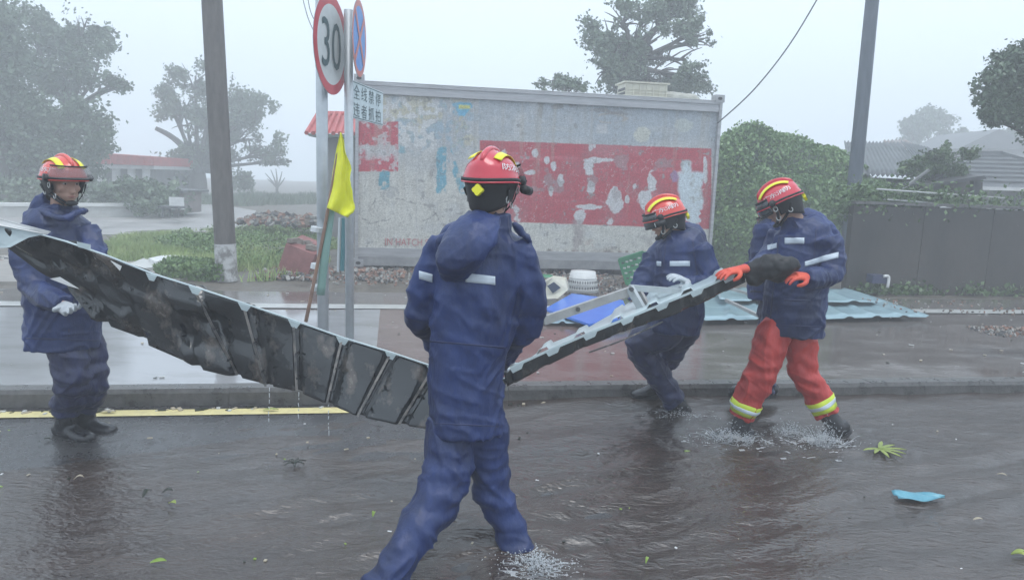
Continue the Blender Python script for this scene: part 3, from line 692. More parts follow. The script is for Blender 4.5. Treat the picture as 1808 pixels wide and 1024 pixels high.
for y_ in (405, 470, 508):
    b = B(); q = W(565, y_, 6.1); b.tube([q + Vector((-.02, 0, -.02)), q + Vector((-.015, 0, .018))], [(.06, .075), (.058, .075)], n=12, sub=1, side=(1, 0, 0)); b.obj('tape', m_tape, t)
t = tag(B().tube([W(566, 520, 6.0), W(575, 440, 6.0), W(588, 350, 6.05)], [.035, .035, .03], n=10).obj('pipe', M('green_pvc', (.17, .3, .26), (.2, .34, .3), scale=6, rough=.4), None, True), 'dull green plastic pipe leaning against the speed sign pole below the flag', 'pipe')
tag(B().tube([W(604, 478, 7.0), W(607, 385, 7.0)], [.022, .02], n=8, sub=1).obj('pipe', M('teal_pipe', (.05, .17, .19), rough=.4)), 'dark teal pipe standing just left of the no-stopping sign pole', 'pipe')
tag(B().tube([W(597, 480, 7.0), W(600, 385, 7.0)], [.014, .014], n=8, sub=1).obj('pipe', M('pale_pipe', (.5, .53, .54), rough=.4)), 'thin pale pipe left of the dark teal one beside the sign pole', 'pipe')

# ---- shipping container
CL = W(627, 467, 11.75); uL, vL = uv_of(CL); uR, _ = uv_of(W(1253, 470, 12.65)); vC = vL
def CW(u, v, z): return RW(u, v, z)
zb = .2; zt = 3.05; Lc = uR - uL; Dc = 2.44
t = thing('shipping_container', 'battered white and grey refrigerated shipping container with a peeling red stripe', 'shipping container', CW((uL + uR) / 2, vC + 1.2, zb))
nu, nv = 540, 250
U, Zz = np.meshgrid(np.linspace(0, 1, nu), np.linspace(0, 1, nv), indexing='ij'); u = U.ravel(); zz = Zz.ravel()
X = u * Lc; H = zt - zb; Zm = zb + .28 + zz * (H - .28 - .17)
# painted layout, in photo pixels mapped through the panel
x_px = np.empty(len(u)); y_px = np.empty(len(u))
P0 = np.array(CW(uL, vC, 0)); Pw = P0 + np.outer(X, np.array(EU)); Pw[:, 2] = Zm
rel = Pw - np.array(EYE); dz_ = rel @ np.array(fwd); x_px = 904 + F * (rel @ np.array(cr)) / dz_; y_px = 512 - F * (rel @ np.array(cu)) / dz_
XY = np.stack([X, Zm, X * 0], 1)
n1 = fbm(XY * 1.2, 1, 5); n2 = fbm(XY * 5, 2, 5); n3 = fbm(XY * 16, 3, 4); n4 = fbm(XY * np.array([1.2, 9, 1]), 4, 4); n5 = fbm(XY * np.array([9, 1.0, 1]), 6, 4); n6 = fbm(XY * 2.6, 9, 5)
Cc = np.empty((len(u), 3)); Cc[:] = (.5, .5, .49)
def mixc(mask, col, a=1.0):
    global Cc
    k = np.clip(mask * a, 0, 1)[:, None]; Cc = Cc * (1 - k) + np.array(col) * k
def sst(x, a, b_): t_ = np.clip((x - a) / (b_ - a + 1e-9), 0, 1); return t_ * t_ * (3 - 2 * t_)
def box(x0, x1, y0, y1, e=1.5, jx=0, jy=0):
    return sst(x_px + jx, x0 - e, x0 + e) * (1 - sst(x_px + jx, x1 - e, x1 + e)) * sst(y_px + jy, y0 - e, y0 + e) * (1 - sst(y_px + jy, y1 - e, y1 + e))
low = sst(y_px, 250, 330)
mixc(low, (.6, .59, .54))                                     # lower part whiter
mixc(sst(n1, -.1, .4) * (1 - low), (.38, .41, .44), .8)
mixc((x_px > 845) * (1 - sst(y_px, 235, 262)), (.37, .41, .45), .75)
mixc(sst(n4, .1, .5), (.46, .46, .44), .35)
mixc(sst(n5, .25, .6), (.33, .32, .3), .4)                     # runs
mixc(sst(n2 + n6 * .5, .2, .6), (.38, .39, .4), .45)
mixc(sst(n2 - n1, .3, .7), (.66, .66, .64), .4)
m_ = box(645, 840, 170, 265, 20) ; mixc(m_ * sst(n3 + n2, .1, .3), (.56, .5, .28), .5); mixc(m_ * sst(n3 - n2, .12, .35), (.2, .38, .5), .45); mixc(m_ * sst(-n3 + n6, .2, .4), (.72, .72, .7), .6)
mixc(box(790, 834, 183, 206, 2, n3 * 6, n2 * 5) * sst(n2 + .5 * n3, -.25, .05), (.1, .42, .62), .9)
mixc(box(810, 830, 186, 193, 1.5, n3 * 4, n3 * 3), (.7, .66, .12), .9)
# left red block
jx = n3 * 1.5; r_ = box(629, 703, 215, 303, .9, jx * .4, n3 * .8); mixc(r_, (.52, .07, .1))
mixc(r_ * sst(n3 * 1.3 + n2 + .2 * (y_px < 262), .3, .5), (.6, .58, .58), .75); mixc(r_ * box(620, 710, 258, 280, 4, 0, n2 * 8) * sst(n3 + n2, -.45, .1), (.55, .56, .56), .85)
# teal marks
mixc(box(669, 688, 303, 336, 1, n3 * 2, n3 * 3) * sst(n3 + n2, -.6, -.2), (.12, .34, .42))
mixc(box(771, 788, 260, 342, 1.2, n3 * 3, n3 * 2) * sst(n3 + n2, -.45, -.1), (.13, .36, .46))
dgl = np.abs((x_px - 790) - (y_px - 262) * .36); mixc((1 - sst(dgl, 5, 8)) * box(780, 830, 262, 342, 2) * sst(n3 + .6 * n2, -.15, .1), (.13, .36, .46))
mixc(box(704, 714, 258, 270, 2, n3 * 4, n3 * 4), (.15, .38, .46), .8)
# red stripe and its torn patches
st = box(847, 1256, 248, 390, .9, n3 * .6, (-(x_px - 847) * .036) + n3 * .7 * 1)
st = st * 1.0; mixc(st, (.47, .05, .075)); mixc(st * sst(n6, .0, .45), (.4, .1, .12), .6); mixc(st * sst(n1 + .6 * n2, .1, .6), (.5, .2, .22), .5); mixc(st * sst(n4 + .3 * n3, .2, .55), (.58, .14, .17), .6)
mixc(st * sst(n3 * 1.1 + n2 * .8 - .1 * n1, .7, .8), (.58, .5, .5), .7); mixc(st * sst(n2 * 1.3 + n6, .8, .9), (.6, .6, .61), .9)
def ell_(cx, cy, rx, ry, j=.5): return 1 - sst(np.hypot((x_px - cx) / rx, (y_px - cy) / ry) + n3 * j + n2 * j, .8, 1)
for cx, cy, rx, ry in ((945, 272, 7, 9), (936, 305, 9, 4), (977, 295, 5, 8), (990, 316, 6, 12), (973, 338, 4, 9), (1040, 300, 9, 18), (1055, 283, 22, 5), (1043, 335, 9, 15), (1085, 355, 14, 22), (1040, 366, 30, 5), (1107, 352, 4, 7), (1140, 352, 12, 22), (1150, 325, 9, 20), (1025, 380, 12, 14), (965, 283, 5, 6), (1245, 300, 4, 30)):
    mixc(st * ell_(cx, cy, rx, ry), (.62, .62, .63), .95)
for cx, cy, rx, ry in ((968, 320, 12, 16), (1045, 318, 9, 14), (1100, 285, 12, 16), (1088, 345, 7, 10), (1168, 290, 16, 12), (985, 330, 10, 14), (950, 335, 20, 5)):
    mixc(st * ell_(cx, cy, rx, ry, .7), (.3, .26, .27), .55)
wp = np.maximum(box(1196, 1242, 305, 372, 3, n2 * 9, n2 * 9), box(1205, 1222, 288, 320, 3, n2 * 6, n2 * 12)); wp = np.maximum(wp, ell_(1225, 375, 14, 26)); mixc(wp, (.6, .67, .71)); mixc(wp * sst(n3 + n2, .25, .45), (.5, .52, .5), .6)
mixc(ell_(1190, 312, 8, 10) * (1 - wp), (.25, .25, .5), .6)
# stickers and ghosts
mixc(ell_(1134, 238, 18, 16, .25) * sst(n3 + n2 + .3, 0, .35), (.6, .59, .5), .8); mixc((1 - sst(np.abs(np.hypot((x_px - 1078) / 27, (y_px - 209) / 8) - 1), .1, .25)) * sst(n3, -.4, .1), (.42, .36, .3), .7)
mixc(box(1054, 1074, 220, 236, 2, n3 * 3) * .5, (.62, .6, .58)); mixc(ell_(1207, 222, 17, 15, .3), (.58, .6, .5), .45)
mixc(box(1147, 1240, 176, 184, 1, 0, -(x_px - 1147) * .06) * (np.sin((x_px + y_px) * .55) > 0), (.55, .28, .2), .55)
for cx, cy, rx, ry in ((1016, 224, 4, 8), (1060, 195, 16, 4), (1090, 200, 22, 5), (985, 188, 8, 4), (1010, 187, 6, 4), (690, 320, 0.1, 0.1), (955, 190, 6, 14), (765, 300, 2, 6)): mixc(ell_(cx, cy, max(rx, 1), max(ry, 1), .9), (.25, .23, .22), .7)
# scrawls low left, rust at the foot
for (x0, y0, x1, y1, w_) in ((651, 372, 663, 352, 1.6), (663, 352, 660, 375, 1.3), (700, 350, 735, 360, 1.2), (755, 388, 778, 372, 1.6), (768, 372, 775, 388, 1.4), (725, 385, 718, 370, 1.3), (640, 385, 655, 395, 1.2), (745, 352, 790, 357, 1.1), (650, 395, 690, 388, 1.1), (655, 380, 650, 362, 1)):
    d = np.array([x1 - x0, y1 - y0], float); L2 = (d ** 2).sum(); tt = np.clip(((x_px - x0) * d[0] + (y_px - y0) * d[1]) / L2, 0, 1)
    ds = np.hypot(x_px - x0 - tt * d[0] + n2 * 3, y_px - y0 - tt * d[1] + n3 * 3); mixc((1 - sst(ds, w_ * .4, w_)), (.16, .16, .17), .75)
mixc((1 - sst(np.abs(np.hypot((x_px - 690) / 13, (y_px - 345) / 14) - 1), .05, .22)) * sst(n3, -.3, .1), (.3, .31, .32), .55); mixc(ell_(690, 343, 8, 8), (.33, .34, .35), .5)
mixc((1 - sst(np.abs(np.hypot((x_px - 697) / 18, (y_px - 386) / 10) - 1), .05, .2)) * sst(n2, -.2, .2), (.3, .31, .32), .5)
mixc(box(1013, 1030, 388, 455, 3, n3 * 6, 0) * sst(n5 + n3 + .4, 0, .4), (.32, .27, .27), .7); mixc(ell_(1045, 430, 12, 13) * sst(n3, -.2, .1), (.5, .42, .38), .6); mixc(ell_(1150, 425, 40, 22, .9) * sst(n3, -.1, .3), (.36, .34, .33), .6)
mixc(sst(y_px + n2 * 10 + n3 * 6, 438, 448) * sst(n2 + n3, -.3, .2), (.4, .33, .27), .5); mixc(sst(y_px + n3 * 6, 442, 447) * sst(n3 + n2, .0, .3), (.18, .13, .11), .8)
mixc((1 - sst(np.abs(x_px - 838), .5, 1.3)), (.34, .35, .36), .6); mixc((1 - sst(np.abs(x_px - 735), .5, 1.3)), (.4, .4, .41), .35)
mixc(sst(n3 + n2 * .5, .5, .6), (.2, .19, .19), .6)
for sd_, sc_, th_, cl_, am_ in ((51, 3.5, .018, (.24, .22, .2), .55), (52, 7, .022, (.3, .28, .26), .5), (53, 5, .014, (.72, .7, .66), .5)):
    cr_ = np.abs(fbm(XY * sc_ + .4 * n3[:, None], sd_, 3)); mixc((1 - sst(cr_, th_ * .4, th_)) * sst(fbm(XY * 1.7, sd_ + 9, 2), -.1, .15), cl_, am_)
mixc(sst(fbm(XY * np.array([13, .8, 1]), 61, 3), .12, .5) * sst(zz, .1, .6), (.4, .36, .3), .35)
dent = .012 * n1 + .004 * n6
Pw2 = Pw + np.outer(dent, np.array(EV))
me = np_mesh('side_panel', Pw2, grid_faces(nu, nv)); set_col(me, Cc)
link('side_panel', me, attr_mat('worn_paint', rough=.35, rough2=.7, bump=.35, bscale=70), t, True)
m_alu = M('aluminium_rail', (.3, .3, .31), (.45, .45, .46), scale=4, rough=.4, metal=.3, bump=.25, bscale=30, stretch=(.6, 1, 6), ramp=(.3, .7))
def cbox(u0_, u1, v0, v1, z0, z1):
    b = B(); b.prism([CW(u0_, v0, z0), CW(u1, v0, z0), CW(u1, v1, z0), CW(u0_, v1, z0)][::-1], (0, 0, z1 - z0)); return b
cbox(uL + .01, uR - .01, vC + .05, vC + Dc, zb + .06, zt - .02).obj('container_body', m_white, t)
b = cbox(uL, uR, vC - .045, vC + .04, zt - .175, zt - .055); b.v += []; b.obj('top_rail', m_alu, t)
cbox(uL, uR, vC - .06, vC + .04, zt - .052, zt).obj('roof_edge', m_alu, t)
cbox(uL, uR, vC - .04, vC + .04, zb + .14, zb + .285).obj('bottom_rail', m_alu, t)
cbox(uL, uR, vC - .06, vC + .04, zb, zb + .137).obj('base_rail', M('rail_dark', (.2, .2, .21), (.3, .3, .3), scale=5, rough=.5, bump=.3, bscale=30), t)
for u_ in (uL, uR - .03): cbox(u_ - .004, u_ + .045, vC - .066, vC + .05, zb + .003, zt + .004).obj('corner_post', m_alu, t)
for u_ in (uL, uR - .09):
    for z_ in (zb - .02, zt - .02):
        cs = cbox(u_ - .03, u_ + .13, vC - .075, vC + .1, z_, z_ + .12).obj('corner_casting', m_alu, t)
        b = B(); q = CW(u_ + .05, vC - .077, z_ + .06); b.tube([q, q + EV * .004], [(.04, .025)] * 2, n=14, sub=1, side=EU); b.obj('lifting_hole', m_black, cs)
cbox(uL - .01, uR + .01, vC - .05, vC + Dc, zt + .006, zt + .012).obj('roof', m_white, t)
for k in range(5): cbox(uL + .1 + k * 1.4, uL + .4 + k * 1.4, vC + .1, vC + .5, .1, zb - .002).obj('support_block', m_kerb, t)
b = B(); o_ = CW(uL, vC - .004, 0); q = W(680, 433, (o_ + EU * .5).y); uu = uv_of(q)[0]
text_on(b, 'IN HATCH STOWAGE', CW(uu, vC - .018, q.z), EU, Vector((0, 0, 1)), 1.25, .115, Vector((0, 0, 0)))
b.obj('lettering', M('red_stencil', (.42, .08, .09), (.55, .35, .35), scale=30, rough=.6, ramp=(.4, .7)), t)
# crate and lump on the container roof
ct = W(1135, 150, 12.75); u0c, v0c = uv_of(ct)
t = thing('plastic_crate', 'cream plastic crate lying upside down on the container roof', 'crate', CW(u0c, v0c, zt + .012))
m_cream = M('cream_plastic', (.58, .56, .46), (.48, .46, .38), scale=7, rough=.5)
def rb(c_u, c_v, z, hu, hv, hz): b = B(); b.prism([CW(c_u - hu, c_v - hv, z), CW(c_u + hu, c_v - hv, z), CW(c_u + hu, c_v + hv, z), CW(c_u - hu, c_v + hv, z)][::-1], (0, 0, hz)); return b
zr = zt + .013
rb(u0c + .06, vC + .45, zr, .42, .28, .03).obj('rim', m_cream, t)
rb(u0c + .06, vC + .45, zr + .033, .36, .23, .2).obj('crate_wall', m_cream, t)
rb(u0c + .06, vC + .45, zr + .236, .4, .26, .025).obj('crate_base', m_cream, t)
for k in range(7): rb(u0c - .28 + k * .115, vC + .213, zr + .033, .008, .012, .2).obj('rib', m_cream, t)
for j in range(2): rb(u0c + .06, vC + .212, zr + .08 + j * .05, .37, .012, .01).obj('rib', m_cream, t)
b = B()
for i in range(5):
    for j in range(2): q = CW(u0c - .305, vC + .27 + i * .08, zr + .07 + j * .07); b.box(q, (.004, .025, .022), Matrix.Rotation(PHI, 3, 'Z'))
b.obj('slots', m_dark, t, kind='stuff')
b = B(); b.ell(CW(u0c + .78, vC + .5, zr + .06), (.32, .2, .1)); b.ell(CW(u0c + .6, vC + .5, zr + .05), (.2, .2, .12)); b.ell(CW(u0c + 1.0, vC + .5, zr + .03), (.15, .2, .07))
me = remesh(b, .03, 2, lambda V: .03 * fbm(V * 7, 3)); tag(link('debris_sack', me, M('sack', (.3, .3, .26), (.42, .41, .36), scale=6, rough=.8)), 'lumpy grey-beige sack on the container roof right of the crate', 'sack')

# ---- right side: dark wall, roofs, houses
m_dwall = M('dark_wet_wall', (.014, .011, .01), (.055, .046, .04), scale=1.1, rough=.45, rough2=.7, bump=.4, bscale=8, stretch=(1, 1, .6))
wl = W(1545, 512, 11.3); ul, vl = uv_of(wl); zw = 1.45
t = thing('dark_wall', 'long dark grey wall of wide sheet panels at the right, behind the pavement', 'wall', RW(ul + 3, vl, .1))
k = ul - .5; i = 0
while k < ul + 9:
    cbox(k, k + 1.19, vl, vl + .12, .08, zw + random.uniform(-.012, .012)).obj('wall_panel', m_dwall, t); k += 1.2

cbox(ul - .5, ul + 9, vl - .03, vl + .16, zw + .016, zw + .06).obj('wall_cap', m_kerb, t)
for i, (a, c) in enumerate([((1548, 334), (1775, 350)), ((1560, 352), (1775, 368)), ((1660, 366), (1810, 372))]):
    tag(B().tube([W(a[0], a[1], 11.2 + i * .1), W(c[0], c[1], 12 + i * .1)], .014, n=6, sub=1).obj('metal_rail', M('rail_pale', (.5, .5, .5), rough=.5)), ['upper of the thin pale rails above the dark wall', 'middle thin pale rail just above the dark wall', 'lowest thin pale rail at the right end of the dark wall'][i], 'rail')
t = thing('meter_box', 'small dark blue box with a short white pipe at the foot of the dark wall', 'box', RW(*uv_of(W(1556, 505, 11.1)), .12))
q = W(1548, 492, 11.1); B().box(q, (.11, .1, .06)).obj('box_body', M('navy_plastic', (.03, .04, .1), rough=.4), t)
B().tube([W(1560, 488, 10.95), W(1569, 489, 10.95), W(1567, 508, 10.95)], .022, n=8).obj('white_pipe', m_white, t, True)
m_corr = M('corrugated_roofing', (.09, .1, .105), (.16, .17, .18), scale=2, rough=.55, bump=.2)
def corr(name, c00, c10, c11, c01, n, amp, mat, parent=None, per=4):
    """corrugated sheet between four corners, ribs run from edge 0 to edge 1"""
    nn = n * per; V = []; N = (Vector(c10) - Vector(c00)).cross(Vector(c01) - Vector(c00)).normalized()
    for i in range(nn + 1):
        f = i / nn; w_ = math.sin(f * n * 2 * math.pi) * amp
        for j in range(7):
            g = j / 6; p = Vector(c00).lerp(Vector(c10), f).lerp(Vector(c01).lerp(Vector(c11), f), g); V.append(p + N * w_)
    me = np_mesh(name, np.array(V), grid_faces(nn + 1, 7)); o = link(name, me, mat, parent, True); s_ = o.modifiers.new('t', 'SOLIDIFY'); s_.thickness = .006; return o
t = thing('corrugated_shed', 'low shed with a sagging grey corrugated roof right of the leaning pole', 'shed', W(1590, 400, 15.5))
Yr = 15
corr('roof_sheet', W(1500, 308, Yr - .5), W(1640, 312, Yr - .7), W(1590, 252, Yr + 3), W(1490, 250, Yr + 3), 16, .03, m_corr, t)
corr('roof_sheet', W(1640, 313, Yr - .7), W(1735, 318, Yr - .9), W(1640, 262, Yr + 2.5), W(1590, 250, Yr + 3), 10, .03, m_corr, t)
b = B(); b.prism([W(1500, 312, Yr), W(1735, 322, Yr), W(1735, 420, Yr), W(1500, 420, Yr)], Vector((0, 2, 0))); b.obj('shed_wall', m_dwall, t)
corr('roof_sheet', W(1555, 258, Yr + 3), W(1640, 268, Yr + 3), W(1600, 247, Yr + 4), W(1560, 248, Yr + 4), 6, .03, M('brown_roofing', (.2, .15, .13), (.35, .33, .33), scale=4, rough=.6), t)
t = thing('lean_to_porch', 'dark lean-to porch with a tilted flat roof in front of the grey house', 'porch', W(1690, 420, 14))
b = B(); b.prism([W(1630, 326, 13.6), W(1738, 310, 13.6), W(1742, 316, 13.6), W(1634, 331, 13.6)], Vector((0, 1.6, 0))); b.obj('roof', m_dark, t)
for x, y in ((1722, 316), (1650, 326)): B().bar(W(x, y, 13.8), W(x - 3, 420, 13.8), .13, .13).obj('post', m_dark, t)
B().bar(W(1578, 346, 13.7), W(1640, 300, 13.9), .04, .04).obj('brace', m_greywall, t)
t = thing('grey_house', 'grey house with a hipped grey roof at the right edge behind the dark wall', 'house', W(1780, 420, 20))
Yh = 19
b = B(); b.prism([W(1640, 328, Yh), W(1960, 338, Yh), W(1960, 430, Yh), W(1640, 430, Yh)], Vector((0, 5, 0))); hw2 = b.obj('wall', m_greywall, t)
e0, e1, e2, e3 = W(1625, 326, Yh - .5), W(1990, 336, Yh - .5), W(1990, 336, Yh + 6), W(1625, 326, Yh + 6); g0, g1 = W(1725, 271, Yh + 2), W(1768, 271, Yh + 2)
b = B(); b.add([e0, e1, e2, e3, g0, g1], [(0, 1, 5, 4), (1, 2, 5), (2, 3, 4, 5), (3, 0, 4), (0, 3, 2, 1)]); rf = b.obj('roof', m_grey, t)
for f in np.linspace(.12, .9, 7):
    B().bar(e0.lerp(g0, f) + Vector((0, -.02, .02)), e1.lerp(g1, f) + Vector((0, -.02, .02)), .06, .05).obj('tile_course', m_grey, rf)
B().bar(g0, g1, .14, .12).obj('ridge', m_grey, rf); B().bar(g1, e1, .14, .12).obj('ridge', m_grey, rf)
b = B(); b.prism([W(1625, 327, Yh - .55), W(1990, 337, Yh - .55), W(1990, 342, Yh - .55), W(1625, 333, Yh - .55)], Vector((0, .06, 0))); b.obj('gutter', m_white, t)
for x in (1690, 1790): b = B(); b.prism([W(x, 346, Yh - .04), W(x + 26, 347, Yh - .04), W(x + 26, 372, Yh - .04), W(x, 372, Yh - .04)], Vector((0, .035, 0))); b.obj('window', m_glass, t)
t = thing('pale_house', 'faint pale house with a gable roof in the haze behind the grey roof', 'house', W(1780, 330, 42))
b = B(); b.prism([W(1700, 262, 42), W(1830, 262, 42), W(1830, 335, 42), W(1700, 335, 42)], Vector((0, 5, 0))); b.obj('wall', m_greywall, t)
b = B(); b.prism([W(1692, 263, 41.5), W(1765, 228, 41.5), W(1840, 263, 41.5)], Vector((0, 6, 0))); b.obj('roof', m_grey, t)

# weeds along the foot and over the top of the dark wall
C = []
for k in range(26):
    uu_ = ul - .4 + random.uniform(0, 7.5); q = RW(uu_, vl - .12, .12); C.append(rng.normal(size=(60, 3)) * np.array([.16, .06, .06]) + np.array(q) + np.array([0, 0, .05]))
for k in range(16):
    uu_ = ul - .6 + abs(random.gauss(0, 1.3)); q = RW(uu_, vl + .25, zw + .05); C.append(rng.normal(size=(260, 3)) * np.array([.22, .12, .13]) + np.array(q))
C = np.concatenate(C); C = C[C[:, 2] > .12]
link('wall_weeds', leaves_mesh('wall_weeds', C, .05, 1.5), m_l3, kind='stuff')
# ---- haze
b = B(); b.box((0, 20, 8.5), (125, 110, 10)); hz = b.obj('haze', None, kind='stuff')
hm = bpy.data.materials.new('haze_air'); hm.use_nodes = True; t_ = hm.node_tree; t_.nodes.clear()
pv = t_.nodes.new('ShaderNodeVolumePrincipled'); pv.inputs['Color'].default_value = (.95, .96, .975, 1); pv.inputs['Density'].default_value = .0155; pv.inputs['Anisotropy'].default_value = .1
oo = t_.nodes.new('ShaderNodeOutputMaterial'); t_.links.new(pv.outputs[0], oo.inputs['Volume']); hz.data.materials.append(hm)
# ================================================================== PEOPLE
m_skin = M('skin', (.46, .27, .2), (.52, .32, .24), scale=20, rough=.45, bump=.08, bscale=90)
m_hair = M('black_hair', (.012, .011, .012), rough=.5, bump=.4, bscale=150)
m_navy = M('navy_rain_cloth', (.008, .017, .068), (.02, .042, .155), scale=2.4, rough=.38, rough2=.55, bump=.6, bscale=20, bdist=.011, stretch=(1.6, 1.6, .8))
m_navy2 = M('navy_trouser_cloth', (.008, .017, .068), (.02, .042, .155), scale=2.4, rough=.4, rough2=.55, bump=.6, bscale=20, bdist=.011, stretch=(1.6, 1.6, .8))
m_navyd = M('dark_navy_cloth', (.012, .016, .055), (.022, .03, .1), scale=7, rough=.42, bump=.6, bscale=20, bdist=.011, stretch=(1.6, 1.6, .8))
m_navys = M('seam_navy', (.018, .026, .09), rough=.5)
m_redc = M('red_fire_cloth', (.4, .03, .026), (.62, .065, .05), scale=3, rough=.5, bump=.6, bscale=20, bdist=.011, stretch=(1.6, 1.6, .8))
m_refl = M('reflective_strip', (.62, .68, .74), (.52, .58, .64), scale=14, rough=.4, bump=.1, bscale=60)
m_lime = M('lime_strip', (.62, .75, .06), rough=.45)
m_helr = M('helmet_red', (.72, .07, .045), (.62, .055, .045), scale=5, rough=.2, coat=.5, bump=.04, bscale=30)
m_help = M('helmet_crimson', (.62, .035, .06), (.55, .035, .055), scale=5, rough=.22, coat=.5, bump=.04, bscale=30)
m_heyl = M('helmet_yellow', (.85, .8, .03), rough=.35)
m_boot = M('black_boot', (.016, .016, .019), (.035, .035, .04), scale=9, rough=.18, bump=.35, bscale=40)
m_gw = M('white_glove', (.55, .58, .6), (.4, .43, .46), scale=18, rough=.7, bump=.3, bscale=120)
m_go = M('orange_glove', (.75, .11, .05), (.6, .07, .05), scale=12, rough=.6, bump=.3, bscale=100)
m_gb = M('black_glove', (.014, .015, .015), rough=.6, bump=.3, bscale=100)
m_buck = M('buckle', (.6, .6, .58), rough=.3, metal=.4)
m_lens = M('smoked_visor', (.03, .035, .04), rough=.06, coat=.6, alpha=.93); m_lens2 = M('clear_visor', (.22, .2, .2), rough=.05, coat=.6, alpha=.3)
m_wtxt = M('white_lettering', (.75, .75, .75), rough=.5)
m_eye = M('eye_white', (.6, .58, .56), rough=.2); m_iris = M('iris', (.02, .014, .01), rough=.15); m_lip = M('lips', (.36, .15, .13), rough=.4)

def frame(yaw, pitch=0, roll=0):
    """local X right, Y forward, Z up; yaw clockwise from world +Y, pitch down"""
    return Matrix.Rotation(-R(yaw), 3, 'Z') @ Matrix.Rotation(-R(pitch), 3, 'X') @ Matrix.Rotation(R(roll), 3, 'Y')

def head_shape(b, c, M3):
    def E(p, r, rot=None): b.ell(c + M3 @ Vector(p), r, M3 if rot is None else M3 @ rot, 18, 12)
    E((0, -.012, .035), (.076, .093, .088)); E((0, .03, -.005), (.064, .062, .085)); E((0, .045, -.06), (.05, .042, .045))
    E((0, .07, -.088), (.024, .02, .018)); E((0, .078, .035), (.055, .018, .014)); 
    E((0, .098, -.018), (.011, .014, .026), Matrix.Rotation(R(18), 3, 'X')); E((0, .105, -.038), (.016, .014, .011))
    E((-.011, .1, -.041), (.008, .009, .007)); E((.011, .1, -.041), (.008, .009, .007))
    E((0, .088, -.062), (.023, .012, .006)); E((0, .086, -.072), (.02, .012, .007))
    for s in (-1, 1):
        E((s * .042, .055, -.022), (.022, .028, .022)); E((s * .05, .02, -.062), (.016, .035, .022))
        E((s * .08, -.01, -.008), (.008, .017, .03)); E((s * .083, -.015, .006), (.008, .014, .014))
        E((s * .03, .073, .01), (.019, .014, .011))
        E((s * .012, .088, .022), (.012, .008, .01))

